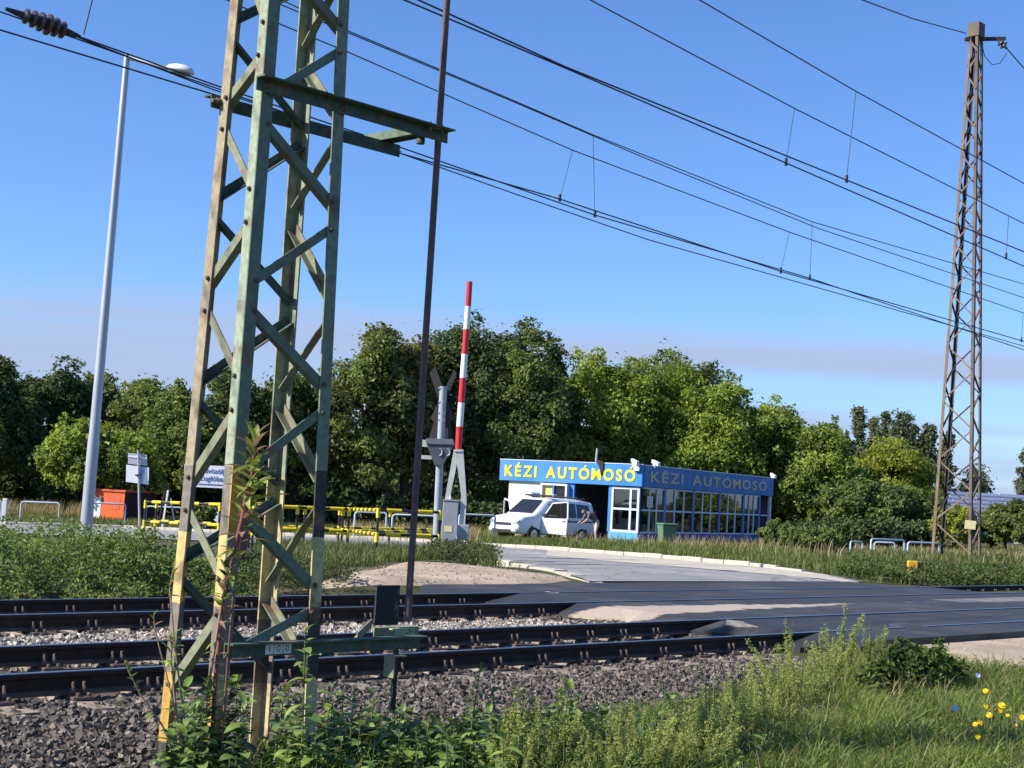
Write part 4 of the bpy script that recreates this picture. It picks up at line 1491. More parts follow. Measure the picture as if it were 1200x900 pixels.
# ================================================================== SIGNS AT LEFT
M_SIGNW = mat('sign_white', (0.74, 0.76, 0.80), 0.6, 0.06, 4)
M_SIGNB = mat('sign_back_grey', (0.40, 0.42, 0.46), 0.6, 0.08, 4)
M_POSTG = mat('post_grey', (0.36, 0.37, 0.38), 0.5, 0.1, 6)
M_TXT = mat('sign_text_blue', (0.10, 0.14, 0.33), 0.7, 0.05)
Yq = 48.0
pc = col(164, Yq)
root = empty('road_sign', 'two grey and white sign panels on one thin post near the orange hut', 'sign', pc)
def ql(px, py, dy=0.0):
    return at(px, py, Yq + dy) - pc
MB().tube([Vector((ql(164.5, 620).x, 0, -0.1)), ql(162, 528)], 0.038, 10).build('post', M_POSTG, root)
MB().poly([ql(148, 544.5, .06), ql(174.5, 548, .06), ql(174, 568, .06), ql(147.5, 564.5, .06)], (0, 0, 0), (0, 0.02, 0)).build('lower_panel', M_SIGNW, root)
MB().poly([ql(163, 546.8, .055), ql(170, 547.6, .055), ql(167, 567, .055), ql(162, 566.4, .055)], (0, -0.002, 0), (0, 0.004, 0)).build('blue_shade_stripe', mat('sign_blue_stripe', (0.30, 0.38, 0.60), .6), root)
MB().poly([ql(150, 530.5, .06), ql(172, 533, .06), ql(172.5, 546, .06), ql(150, 543.4, .06)], (0, 0, 0), (0, 0.02, 0)).build('upper_panel', M_SIGNB, root)
MB().bar(ql(150, 534.5, .05), ql(172, 537, .05), 0.02, 0.05).build('stiffener', M_SIGNW, root)
MB().bar(ql(159, 557, .0), ql(165, 556.5, .0), 0.14, 0.05).build('pipe_clamp', M_FIT, root)

Yw = 58.0
pc = col(247, Yw)
root = empty('welcome_sign', 'white welcome sign with blue lettering seen between the mast legs', 'sign', pc)
def wl(px, py, dy=0.0):
    return at(px, py, Yw + dy) - pc
for px in (222, 272):
    MB().tube([Vector((wl(px, 600).x, 0.05, -0.1)), wl(px, 545, .05)], 0.04, 8).build('post', M_POSTG, root)
MB().poly([wl(216, 544), wl(279, 547), wl(277.5, 573), wl(215.5, 570)], (0, 0, 0), (0, 0.03, 0)).build('panel', M_SIGNW, root)
ux = (wl(279, 547) - wl(216, 544)).normalized()
uy = Vector((0, 0, 1))
for s_, size, (px, py), nm in (('Üdvözöljük', 0.265, (252, 554.8), 'lettering'), ('Zuglóban', 0.285, (249, 563.6), 'lettering')):
    me = text_mesh(s_, size, 0.004, 0.002)
    me.materials.append(M_TXT)
    o = bpy.data.objects.new(nm, me)
    COL.objects.link(o)
    orient(o, ux, uy, wl(px, py, -0.01), root)
mb = MB()
x = 233.0
for k in range(9):
    w_ = random.uniform(1.6, 4.2)
    mb.bar(wl(x, 567.2 + (x - 233) * .05, -0.006), wl(x + w_, 567.2 + (x + w_ - 233) * .05, -0.006), 0.008, 0.055)
    x += w_ + 0.9
mb.build('small_print', M_TXT, root)

# leaning white pole with dark plank, white sheet behind the railing
Yk = 55.0
pc = col(195, Yk)
root = empty('leaning_pole', 'white pole leaning with a dark plank behind the left railing', 'pole', pc)
def kl(px, py, dy=0.0):
    return at(px, py, Yk + dy) - pc
MB().bar(kl(189.5, 622), kl(197, 574.5), 0.06, 0.08, (0, 1, 0)).build('white_pole', M_WHT, root)
MB().bar(kl(184, 624, .1), kl(193, 574.5, .1), 0.05, 0.13, (0, 1, 0)).build('dark_plank', M_BKT, root)
MB().bar(kl(206, 622, .15), kl(200, 584, .15), 0.05, 0.08, (0, 1, 0)).build('brace_pole', M_POSTG, root)
Yk = 62.0
pc = col(244, Yk)
o = MB().poly([at(233, 592, Yk) - pc, at(263, 594, Yk) - pc, at(262, 632, Yk) - pc, at(232, 630, Yk) - pc], (0, 0, 0), (0, 0.03, 0)).build('white_sheet', M_SIGNW)
o.location = pc
tag(o, 'white sheet panel half hidden behind leaves and the yellow railing', 'panel')
pc = col(9.5, 59)
o = MB().bevbox(-0.09, 0.09, -0.09, 0.09, -0.1, 0.95, 0.02).build('concrete_bollard', M_WHITEC)
o.location = pc
tag(o, 'short white bollard in the dry grass at the left edge', 'bollard')

# ================================================================== ORANGE HUT
M_ORA = mat('orange_render', (0.72, 0.125, 0.03), 0.8, 0.10, 2, 0.15, 30)
M_ORAD = mat('orange_trim', (0.62, 0.12, 0.05), 0.8, 0.10, 2)
Yh = 72.0
hc = col(148, Yh)
hx = Vector((-0.93, 0.36, 0))          # along the lit face, to the left
hy = Vector((0.60, 0.80, 0)).normalized()
hy = Vector((-hx.y, hx.x, 0)) * -1     # along the dark side, to the right and away
hut = empty('orange_hut', 'low orange flat-roofed hut with white door behind the lamp', 'hut', hc)
w1, w2 = 1.95, 2.6
zt = at(148, 574.5, Yh).z - hc.z
def hbox(u0, u1, v0, v1, z0, z1):
    P = [hx * u0 + hy * v0, hx * u1 + hy * v0, hx * u1 + hy * v1, hx * u0 + hy * v1]
    return [p + Vector((0, 0, z0)) for p in P] + [p + Vector((0, 0, z1)) for p in P]
MB().hexa(hbox(0, w1, 0, w2, -0.2, zt - 0.10)).build('wall', M_ORA, hut)
MB().hexa(hbox(-0.012, -0.002, 0.03, w2 - 0.03, -0.2, zt - 0.103)).build('dark_side_layer', mat('dark_maroon', (0.045, 0.018, 0.016), .85, .2, 4), hut)  # thin near-black maroon layer over the orange right wall
MB().hexa(hbox(-0.06, w1 + 0.06, -0.06, w2 + 0.06, zt - 0.097, zt)).build('roof', M_ORAD, hut)
MB().hexa(hbox(w1 - 0.62, w1 - 0.06, -0.02, 0.02, -0.1, zt - 0.42)).build('door', M_WHT, hut)
MB().hexa(hbox(0.25, 0.95, -0.012, 0.02, 0.5, zt - 0.32)).build('shutter', M_ORAD, hut)

# ================================================================== CAR WASH
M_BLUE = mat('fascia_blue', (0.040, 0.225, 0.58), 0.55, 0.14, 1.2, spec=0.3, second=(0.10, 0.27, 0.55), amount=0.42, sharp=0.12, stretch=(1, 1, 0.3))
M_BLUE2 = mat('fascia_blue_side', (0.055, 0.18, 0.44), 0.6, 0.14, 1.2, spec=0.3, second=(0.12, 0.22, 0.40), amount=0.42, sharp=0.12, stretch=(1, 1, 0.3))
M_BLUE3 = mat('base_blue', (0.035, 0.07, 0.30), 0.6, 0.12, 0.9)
M_BLUL = mat('base_light_blue', (0.10, 0.42, 0.68), 0.6, 0.08, 0.9)
M_CREAM = mat('cream_wall', (0.78, 0.73, 0.58), 0.8, 0.06, 1.2)
M_FRAME = mat('window_frame_white', (0.62, 0.66, 0.72), 0.5, 0.05, 3)
M_FRAMEB = mat('window_frame_blue', (0.10, 0.20, 0.48), 0.5, 0.06, 3)
M_POSTB = mat('post_bright_blue', (0.05, 0.22, 0.66), 0.5, 0.06, 3)
M_LETY = mat('letter_yellow', (0.85, 0.68, 0.03), 0.5, 0.05, 3)
M_LETG = mat('letter_bronze', (0.62, 0.47, 0.27), 0.6, 0.06, 3)
M_PANY = mat('panel_yellow', (0.80, 0.62, 0.20), 0.7, 0.05, 3)
M_DARK = mat('dark_interior', (0.15, 0.155, 0.17), 0.8, 0.2, 1.5)
M_FLOOR = mat('wash_floor', (0.14, 0.14, 0.14), 0.6, 0.15, 1.5)
GLASS = glass_mat('window_glass', (0.42, 0.47, 0.50), 0.10)
Yc = 66.0
cc = at(750, 588, Yc)
zc = -0.62
cwl = Vector((cc.x, cc.y, zc))
a_v = math.radians(58.5)
v = Vector((math.cos(a_v), math.sin(a_v), 0))          # along the window side, away
u = Vector((-v.y, v.x, 0))                              # along the front, to the left
cw = empty('car_wash', 'blue flat-roofed car wash with big windows and yellow letters', 'building', cwl)
def cp(a, b, z):
    """a metres along the front (left), b along the side (away), z above rail level"""
    return u * a + v * b + Vector((0, 0, z - zc))
def cbox(a0, a1, b0, b1, z0, z1):
    return [cp(a0, b0, z0), cp(a1, b0, z0), cp(a1, b1, z0), cp(a0, b1, z0), cp(a0, b0, z1), cp(a1, b0, z1), cp(a1, b1, z1), cp(a0, b1, z1)]
def cbuild(name, m, *args, parent=None):
    return MB().hexa(cbox(*args)).build(name, m, parent or cw)
LA, LBs = 7.15, 15.3
Z0, ZB, ZT = zc - 0.2, 2.07, 3.02
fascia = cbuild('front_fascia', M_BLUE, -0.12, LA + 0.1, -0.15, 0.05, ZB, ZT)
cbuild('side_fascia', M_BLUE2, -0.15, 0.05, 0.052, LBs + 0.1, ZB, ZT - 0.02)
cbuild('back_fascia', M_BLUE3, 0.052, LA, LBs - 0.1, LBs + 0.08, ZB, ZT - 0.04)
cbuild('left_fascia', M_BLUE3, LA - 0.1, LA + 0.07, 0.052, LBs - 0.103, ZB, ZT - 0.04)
cbuild('roof', M_DARK, 0.052, LA - 0.103, 0.052, LBs - 0.103, ZT - 0.35, ZT - 0.25)
cbuild('roof_trim', M_FRAME, -0.14, LA + 0.12, -0.165, -0.10, ZT + 0.002, ZT + 0.035)
cbuild('roof_trim', M_FRAME, -0.165, -0.10, -0.09, LBs + 0.1, ZT - 0.018, ZT + 0.02)
cbuild('floor', M_FLOOR, 0.0, LA, 0.0, LBs, zc - 0.05, zc + 0.03)
cbuild('back_wall', M_DARK, 0.05, LA, LBs - 0.1, LBs, Z0, ZB - 0.002)
cbuild('left_wall', M_CREAM, LA - 0.47, LA - 0.352, 0.12, LBs - 0.103, Z0, ZB - 0.002)
cbuild('office_wall', M_DARK, 4.0, 4.1, 0.3, 7.0, zc, ZB - 0.002)
cbuild('counter', M_BLUL, 1.6, 2.6, 3.6, 4.2, zc + 0.03, zc + 1.0)
cbuild('inner_partition', mat('partition_grey', (0.22, 0.24, 0.25), .7), 1.3, 2.3, 6.0, 6.1, zc + 0.03, 1.3)
for a in (2.75, 3.3):
    cbuild('inner_frame', M_POSTG, a - 0.04, a + 0.04, 5.2, 5.28, zc, ZB - 0.01)
# front, left part: cream wall with small window and bay window
cbuild('cream_wall', M_CREAM, 4.95, LA - 0.35, 0.0, 0.118, Z0, ZB - 0.002)
def window(name, a0, a1, z0, z1, out_, fm, panes, fw=0.06, b=0.0):
    """framed window on the front (normal -v)"""
    f = MB()
    f.hexa(cbox(a0, a1, b - out_, b, z0, z0 + fw)).hexa(cbox(a0, a1, b - out_, b, z1 - fw, z1))
    f.hexa(cbox(a0, a0 + fw, b - out_, b, z0 + fw, z1 - fw)).hexa(cbox(a1 - fw, a1, b - out_, b, z0 + fw, z1 - fw))
    fr = f.build(name, fm, cw)
    for (p0, p1, m_) in panes:
        MB().hexa(cbox(a0 + fw + (a1 - a0 - 2 * fw) * p0, a0 + fw + (a1 - a0 - 2 * fw) * p1, b - out_ * 0.55, b - out_ * 0.3, z0 + fw, z1 - fw)).build('pane', m_, fr)
    return fr
M_PANE = mat('dark_pane', (0.018, 0.020, 0.024), 0.08, 0.1, 2, spec=0.6)
window('small_window', 5.02, 5.55, 0.98, 1.58, 0.03, M_POSTB, [(0, 1, M_PANE)], 0.07, b=-0.003)
bay = window('bay_window', 3.55, 4.93, 0.90, 2.02, 0.30, M_FRAME, [(0.0, 0.46, M_PANE), (0.62, 1.0, M_PANY)], 0.09, b=0.0)
MB().hexa(cbox(4.24, 4.32, -0.26, -0.06, 0.99, 1.93)).build('mullion', M_POSTB, bay)
cbuild('blue_panel', M_POSTB, 3.30, 3.54, -0.06, 0.1, 0.85, ZB - 0.002)
cbuild('bay_base', M_CREAM, 3.55, 4.93, -0.06, 0.118, Z0, 0.897)
# front, right part: glazed corner bay
corner_w = window('corner_window', 0.02, 1.40, 0.02, ZB - 0.05, 0.10, M_FRAME, [(0, 1, GLASS)], 0.10, b=0.05)
MB().hexa(cbox(0.12, 1.30, -0.045, 0.02, 1.00, 1.09)).build('transom', M_FRAME, corner_w)
MB().hexa(cbox(0.40, 0.50, -0.045, 0.02, 0.12, 0.998)).hexa(cbox(0.40, 0.50, -0.045, 0.02, 1.092, ZB - 0.15)).build('mullion', M_FRAME, corner_w)
cbuild('corner_base', M_BLUL, 0.02, 1.50, -0.06, 0.1, Z0, 0.017)
cbuild('blue_post', M_POSTB, 1.41, 1.55, -0.05, 0.1, 0.02, ZB - 0.002)
cbuild('blue_post', M_POSTB, 0.14, 0.36, 0.3, 0.5, zc, ZB - 0.002)
# side: window grid, five bays of three panes over a blue base, open end bay
cbuild('side_base', M_BLUE3, -0.05, 0.06, 0.10, 13.8, Z0, 0.0)
def side_a(px):
    """distance along the side for a photo column"""
    lo, hi = 0.0, 20.0
    for _ in range(40):
        mid = (lo + hi) / 2
        p = cwl + cp(0, mid, 1.0)
        if proj(p)[0] < px:
            lo = mid
        else:
            hi = mid
    return lo
bays = [750.5, 777.5, 811, 841.7, 870, 888.5]
zw0, zw1, zm = 0.02, ZB - 0.03, 1.00
for k in range(5):
    b0, b1 = side_a(bays[k]), side_a(bays[k + 1])
    cbuild('bay_post', M_FRAMEB, -0.07, 0.05, b1 - 0.09, b1 + 0.09, 0.002, ZB - 0.002)
    fr = bpy.data.objects.new('window', None)
    COL.objects.link(fr)
    fr.parent = cw
    for z in (zw0, zm, zw1 - 0.06):
        MB().hexa(cbox(-0.06, 0.03, b0 + 0.095, b1 - 0.095, z, z + 0.07)).build('frame_rail', M_FRAME, fr)
    npn = 3
    xs = [b0 + 0.095 + (b1 - b0 - 0.19) * i / npn for i in range(npn + 1)]
    for i in range(npn):
        for (z0, z1) in ((zw0 + 0.072, zm - 0.002), (zm + 0.072, zw1 - 0.062)):
            if i:
                MB().hexa(cbox(-0.055, 0.025, xs[i] - 0.045, xs[i] + 0.045, z0, z1)).build('mullion', M_FRAME, fr)
            pn = MB().hexa(cbox(-0.012, -0.004, xs[i] + 0.046, xs[i + 1] - 0.046, z0, z1)).build('pane', GLASS, fr)
cbuild('end_post', M_FRAME, -0.12, 0.0, LBs - 0.22, LBs - 0.02, Z0, ZB - 0.022)
cbuild('end_transom', M_FRAME, -0.05, 0.02, side_a(889.5) + 0.1, LBs - 0.23, zm, zm + 0.06)
MB().hexa(cbox(-0.025, -0.016, side_a(757.5), side_a(764), 1.18, 1.66)).build('poster', M_WHT, cw)
mb = MB()
for i in range(3):
    b0, b1 = side_a(757.5), side_a(764)
    mb.hexa(cbox(-0.029, -0.027, b0 + (b1 - b0) * .15, b0 + (b1 - b0) * .85, 1.26 + i * .13, 1.31 + i * .13))
mb.build('poster_print', M_TXT, cw)
for q in range(1, 5):
    cbuild('panel_joint', M_FRAMEB, q * 1.44 - .012, q * 1.44 + .012, -0.153, -0.148, ZB + .01, ZT - .01)
for q in range(1, 10):
    cbuild('panel_joint', M_BLUE3, -0.153, -0.148, q * 1.53 - .012, q * 1.53 + .012, ZB + .01, ZT - .03)
# letters, each its own piece
def letters(txt, size, x0, x1, place, m, depth, offs):
    ws, gap, items = [], size * 0.16, []
    for ch in txt:
        if ch == ' ':
            items.append((None, size * 0.42, 0))
            continue
        me = text_mesh('O' if ch == 'Ó' else ch, size, depth, offs)
        if ch == 'Ó':          # the acute accent is a slanted bar of its own on top
            import bmesh
            bm = bmesh.new()
            bm.from_mesh(me)
            q = [(-0.03, 0.755), (0.075, 0.755), (0.17, 0.90), (0.045, 0.90)]
            lo = [bm.verts.new((a * size, b * size, -depth)) for a, b in q]
            hi = [bm.verts.new((a * size, b * size, depth)) for a, b in q]
            bm.faces.new(hi)
            bm.faces.new(lo[::-1])
            for i in range(4):
                bm.faces.new((lo[i], lo[(i + 1) % 4], hi[(i + 1) % 4], hi[i]))
            bm.to_mesh(me)
            bm.free()
        me.materials.append(m)
        xs = [q.co.x for q in me.vertices]
        items.append((me, max(xs) - min(xs), (max(xs) + min(xs)) / 2))
    tot = sum(i[1] for i in items) + gap * (len(items) - 1)
    k = (x1 - x0) / tot
    x = x0
    for me, w_, cx in items:
        if me:
            for q in me.vertices:
                q.co.x = (q.co.x - cx) * k
            o = bpy.data.objects.new('letter', me)
            COL.objects.link(o)
            place(o, x + w_ * k / 2)
        x += (w_ + gap) * k
def place_front(o, x):
    orient(o, -u, (0, 0, 1), cp(LA - x, -0.163, ZB + 0.21), cw)
letters('KÉZI AUTÓMOSÓ', 0.70, 0.18, 6.95, place_front, M_LETY, 0.012, 0.022)
def place_side(o, x):
    orient(o, v, (0, 0, 1), cp(-0.163, x, ZB + 0.24), cw)
letters('KÉZI AUTÓMOSÓ', 0.66, side_a(757), side_a(893.5), place_side, M_LETG, 0.012, 0.012)
# roof cameras and the dark lamp hanging over the sign
def cam_unit(a, b, z, s, parent=cw):
    MB().obox(cp(a, b, z), u * 0.05, v * 0.05, Vector((0, 0, 0.10))).obox(cp(a, b, z + 0.14) + (-u * 0.1 - v * 0.06) * s, (-u * 0.20 - v * 0.12) * s + Vector((0, 0, -0.07)), (v * 0.07 - u * .03), Vector((0, 0, 0.075))).build('roof_camera', M_WHT, parent)
cam_unit(0.30, -0.2, ZT - 0.02, 1)
cam_unit(-0.18, 0.9, ZT + 0.0, 1.1)
cam_unit(-0.1, LBs, ZT - 0.02, 0.8)
MB().obox(cp(0.1, -0.24, ZT - 0.12), u * 0.13, v * 0.06, Vector((0, 0, 0.15))).build('junction_box', M_FRAME, cw)
pz = lambda px, py: at(px, py, 67.0) - cwl
MB().tube([pz(700, 525.5), pz(698.5, 541)], 0.05, 8).build('roof_pole', M_GALV, cw)
MB().poly([pz(698.5, 540), pz(700.5, 539), pz(706.5, 541), pz(706, 551), pz(703.5, 556), pz(702, 548)], (0, -0.25, 0), (0, -0.05, 0)).build('hanging_flood_light', mat('rag_dark', (0.11, 0.075, 0.06), .8), cw)

# ================================================================== WHITE VAN
M_VAN = mat('van_white', (0.78, 0.79, 0.80), 0.28, 0.02, 2, spec=0.5)
M_TYRE = mat('tyre_rubber', (0.025, 0.025, 0.026), 0.85, 0.15, 10)
M_TRIM = mat('black_trim', (0.03, 0.03, 0.033), 0.5, 0.1, 8)
M_RIM = mat('rim_silver', (0.45, 0.46, 0.48), 0.35, 0.06, metal=0.6)
M_VGLASS = glass_mat('van_glass', (0.30, 0.33, 0.36), 0.12)
M_HEADL = mat('headlight', (0.20, 0.22, 0.25), 0.15, 0.05, spec=0.8)
van_c = at(637, 600, 63.0)
van_c.z = zgf(van_c.x, van_c.y)
hdg = math.atan2(-0.70, -0.714)
van = empty('white_van', 'white family van with open front doors and roof bar before the car wash', 'van', van_c, hdg)
# local: x forward, y left, z up.  cross-sections along x: half width at sill/belt/roof and heights
st = [  # x, sill z, belt z, roof z, half width low, half width belt, half width roof
    (-2.28, .42, .98, 1.58, .78, .80, .62), (-2.20, .34, 1.02, 1.72, .86, .88, .68), (-1.6, .30, 1.02, 1.80, .89, .90, .70), (-0.4, .28, 1.00, 1.82, .90, .91, .71),
    (0.45, .28, .98, 1.80, .90, .91, .70), (0.62, .28, .98, 1.75, .90, .90, .69), (1.42, .28, 1.00, 1.12, .89, .89, .76), (2.02, .30, .94, 1.02, .88, .87, .74), (2.24, .34, .84, .92, .85, .82, .68), (2.33, .36, .66, .76, .80, .76, .62)]
vs, fs = [], []
SX = np.array([q[0] for q in st])
xs_ = np.unique(np.concatenate([SX] + [np.linspace(a, b, 5) for a, b in zip(SX, SX[1:])]))
SA = np.array(st)
k = 0
for x in xs_:
    zs, zb_, zr, w0, w1_, w2_ = [np.interp(x, SX, SA[:, c]) for c in range(1, 7)]
    hood = max(0.0, min(1.0, (zr - zb_ - 0.05) / 0.5))
    ring = [(0, zs), (w0 * .86, zs), (w0 * .97, zs + .05), (w0, zs + .16), (w1_ + .012, (zs + zb_) / 2 + .06), (w1_, zb_ - .10), (w1_ - .02, zb_),
            (w1_ * .5 + w2_ * .5 + .02, zb_ + (zr - zb_) * .52), (w2_ + .04, zr - .10 * hood - .02), (w2_ - .02, zr - .035 * hood - .008), (w2_ * .82, zr - .012), (w2_ * .4, zr + .012), (0, zr + .018)]
    full = ring + [(-y, z) for y, z in reversed(ring[1:-1])]
    k = len(full)
    vs += [(x, y, z) for y, z in full]
for i in range(len(xs_) - 1):
    for j in range(k):
        fs.append((i * k + j, i * k + (j + 1) % k, (i + 1) * k + (j + 1) % k, (i + 1) * k + j))
fs += [tuple(range(k)), tuple(range(len(vs) - k, len(vs)))]
vb = MB().add(vs, fs, smooth=True).build('body', M_VAN, van)
vb.data.set_sharp_from_angle(angle=math.radians(38))
def side_panel(pts, m, name, yy, thick=0.012):
    """panel on one flank: pts are (x,z); leans with the glasshouse"""
    for s in ((1, -1) if yy is None else (yy,)):
        def yat(x, z):
            w = np.interp(x, [q[0] for q in st], [q[5] for q in st]) - 0.015
            wr = np.interp(x, [q[0] for q in st], [q[6] for q in st]) + 0.04
            zb_ = np.interp(x, [q[0] for q in st], [q[2] for q in st])
            zr = np.interp(x, [q[0] for q in st], [q[3] for q in st]) - 0.10
            t = min(1.0, max(0.0, (z - zb_) / max(zr - zb_, .05)))
            return w * (1 - t) + wr * t if z > zb_ else np.interp(x, [q[0] for q in st], [q[5] for q in st])
        P = [Vector((x, s * (yat(x, z) + 0.020), z)) for x, z in pts]
        MB().poly(P, (0, 0, 0), (0, s * thick, 0)).build(name, m, van)
side_panel([(-2.02, 1.06), (-1.15, 1.05), (-1.15, 1.62), (-1.9, 1.58)], M_PANE, 'rear_window', None)
side_panel([(-1.06, 1.05), (-0.25, 1.04), (-0.25, 1.65), (-1.06, 1.63)], M_PANE, 'rear_window', None)
side_panel([(-0.12, 1.04), (0.62, 1.03), (0.5, 1.58), (-0.12, 1.66)], M_TRIM, 'door_opening', None)
side_panel([(-2.1, .86), (0.8, .84), (0.8, .90), (-2.1, .92)], M_TRIM, 'rub_strip', None, 0.018)
# windscreen
MB().poly([Vector((1.38, -.66, 1.155)), Vector((1.38, .66, 1.155)), Vector((.68, .57, 1.70)), Vector((.68, -.57, 1.70))], (0.014, 0, 0.018), (0.03, 0, 0.038)).build('windscreen', M_PANE, van)
MB().bevbox(2.18, 2.42, -.80, .80, .36, .56, .05).build('front_bumper', M_VAN, van)
MB().bevbox(-2.38, -2.16, -.82, .82, .36, .60, .05).build('rear_bumper', M_VAN, van)
for s_ in (-1, 1):
    MB().bevbox(-2.33, -2.22, s_ * .80 - .06, s_ * .80 + .06, .80, 1.35, .02).build('tail_light', M_RED, van)
    MB().box(-.20, -.185, s_ * .918 - .006, s_ * .918 + .006, .42, 1.0).build('shut_line', M_TRIM, van)
    MB().bar((-.62, s_ * .925, .95), (-.45, s_ * .925, .95), .03, .035).build('side_handle', M_TRIM, van)
MB().obox((2.325, 0, .70), (0.03, 0, 0), (0, .46, 0), (0, 0, .055)).build('grille', M_TRIM, van)
MB().obox((2.385, 0, .43), (0.045, 0, 0), (0, .56, 0), (0, 0, .05)).build('bumper_intake', M_TRIM, van)
MB().obox((2.43, 0, .52), (0.006, 0, 0), (0, .22, 0), (0, 0, .05)).build('licence_plate', M_WHT, van)
for s in (-1, 1):
    MB().poly([Vector((2.31, s * .50, .70)), Vector((2.26, s * .78, .74)), Vector((2.18, s * .82, .87)), Vector((2.26, s * .52, .82))], (.01, s * .02, 0), (.06, s * .02, .01)).build('headlight', M_HEADL, van)
    for x in (-1.45, 1.42):
        w = MB().tube([(x, s * .70, .315), (x, s * .73, .315), (x, s * .88, .315), (x, s * .905, .315)], [.29, .315, .315, .28], 20).build('wheel', M_TYRE, van)
        MB().tube([(x, s * .895, .315), (x, s * .912, .315)], [.20, .18], 16).build('rim', M_RIM, w)
        MB().tube([(x, s * .60, .33), (x, s * .897, .33)], .37, 20).build('wheel_arch', M_TRIM, van)
    MB().tube([(-1.9, s * .60, 1.86), (.3, s * .60, 1.88)], .02, 6).build('roof_rail', M_TRIM, van)
    MB().bevbox(.86, 1.0, s * 1.02 - .09, s * 1.02 + .09, 1.02, 1.18, .02).build('mirror', M_TRIM, van)
    # open front door, hinged at its front edge
    h = Vector((.98, s * .93, 0))
    ang = math.radians(66 if s > 0 else 62)
    dx = Vector((-math.cos(ang), s * math.sin(ang), 0))
    nn = Vector((dx.y, -dx.x, 0)) * (1 if s > 0 else -1)
    def dp(a, z, o=0.0):
        return h + dx * a + Vector((0, 0, z)) + nn * o
    low = [(0, .40), (1.05, .34), (1.08, 1.02), (0, 1.0)]
    dr = MB().poly([dp(*q) for q in low], nn * -.05, nn * .05).build('front_door', M_VAN, van)
    fr = MB()
    fr.bar(dp(0.0, 1.0), dp(.40, 1.62), .05, .06, nn).bar(dp(.40, 1.62), dp(1.06, 1.70), .05, .06, nn).bar(dp(1.06, 1.70), dp(1.08, 1.0), .05, .07, nn)
    fr.build('window_frame', M_VAN, dr)
    MB().poly([dp(.06, 1.02), dp(1.04, 1.03), dp(1.02, 1.66), dp(.42, 1.58)], nn * -.006, nn * .006).build('door_glass', M_VGLASS, dr)
    MB().bar(dp(.86, .90, .055), dp(1.0, .90, .055), .03, .03, nn).build('door_handle', M_TRIM, dr)
MB().bar((.25, -.78, 1.92), (.25, .78, 1.92), .24, .07).build('roof_bar', M_TRIM, van)
MB().bevbox(.12, .34, .74, .86, 1.88, 2.0, .02).build('roof_bar_end', M_GALV, van)
MB().bar((-1.25, -.72, 1.90), (-1.25, .72, 1.90), .06, .04).build('roof_bar', M_TRIM, van)
MB().poly([Vector((-2.26, -.6, 1.08)), Vector((-2.26, .6, 1.08)), Vector((-2.24, .52, 1.52)), Vector((-2.24, -.52, 1.52))], (-.04, 0, 0), (-.055, 0, 0)).build('rear_glass', M_PANE, van)

# ------------------------------------------------------------------ person bending at the back of the van
def person(loc, rz, label):
    root = empty('person', label, 'person', loc, rz)
    J = {'pelvis': (0, 0, .88), 'waist': (.10, 0, 1.02), 'chest': (.33, 0, 1.20), 'neck': (.50, 0, 1.27), 'head0': (.58, 0, 1.30), 'head1': (.70, 0, 1.30)}
    for s, n in ((1, 'l'), (-1, 'r')):
        J['hip' + n] = (0, s * .10, .84)
        J['knee' + n] = (.05 * s + .03, s * .11, .47)
        J['ank' + n] = (-.02 + .05 * s, s * .11, .09)
        J['toe' + n] = (.13 + .05 * s, s * .12, .03)
        J['sho' + n] = (.42, s * .18, 1.24)
        J['elb' + n] = (.52, s * .25, .98)
        J['wri' + n] = (.70, s * .20, .84)
        J['han' + n] = (.78, s * .18, .80)
    R = {'pelvis': .15, 'waist': .13, 'chest': .16, 'neck': .06, 'head0': .085, 'head1': .095, 'hip': .10, 'knee': .06, 'ank': .042, 'toe': .04, 'sho': .07, 'elb': .045, 'wri': .032, 'han': .038}
    E = [('pelvis', 'waist'), ('waist', 'chest'), ('chest', 'neck'), ('neck', 'head0'), ('head0', 'head1')]
    for n in 'lr':
        E += [('pelvis', 'hip' + n), ('hip' + n, 'knee' + n), ('knee' + n, 'ank' + n), ('ank' + n, 'toe' + n), ('chest', 'sho' + n), ('sho' + n, 'elb' + n), ('elb' + n, 'wri' + n), ('wri' + n, 'han' + n)]
    names = list(J)
    me = bpy.data.meshes.new('body')
    me.from_pydata([J[n] for n in names], [(names.index(a), names.index(b)) for a, b in E], [])
    o = bpy.data.objects.new('body', me)
    COL.objects.link(o)
    o.parent = root
    md = o.modifiers.new('skin', 'SKIN')
    for i, n in enumerate(names):
        r = R.get(n) or R.get(n[:-1])
        me.skin_vertices[0].data[i].radius = (r, r)
        me.skin_vertices[0].data[i].use_root = n == 'pelvis'
    sb = o.modifiers.new('sub', 'SUBSURF')
    sb.levels = sb.render_levels = 2
    dg = bpy.context.evaluated_depsgraph_get()
    dg.update()
    m2 = bpy.data.meshes.new_from_object(o.evaluated_get(dg))
    o.modifiers.clear()
    o.data = m2
    m2.materials.clear()
    skin, top_, trou = mat('skin', (0.50, 0.30, 0.21), .6, .06), mat('plum_shirt', (0.16, 0.12, 0.15), .85, .1), mat('beige_trousers', (0.55, 0.45, 0.34), .85, .1)
    for q in (skin, top_, trou, mat('dark_hair', (0.24, 0.15, 0.07), .8, .2), M_TRIM):
        m2.materials.append(q)
    for p in m2.polygons:
        c = p.center
        p.use_smooth = True
        if c.z < .10: p.material_index = 4
        elif c.x < .10 and c.z < .98: p.material_index = 2
        elif c.z < .78 and abs(c.y) < .2 and c.x < .3: p.material_index = 2
        elif c.x > .54 and c.z > 1.15: p.material_index = 3 if c.z > 1.31 or c.x < .60 else 0
        elif c.z < 1.0 and c.x > .45: p.material_index = 0
        else: p.material_index = 1
    return root
pp = at(697, 600, 62.6)
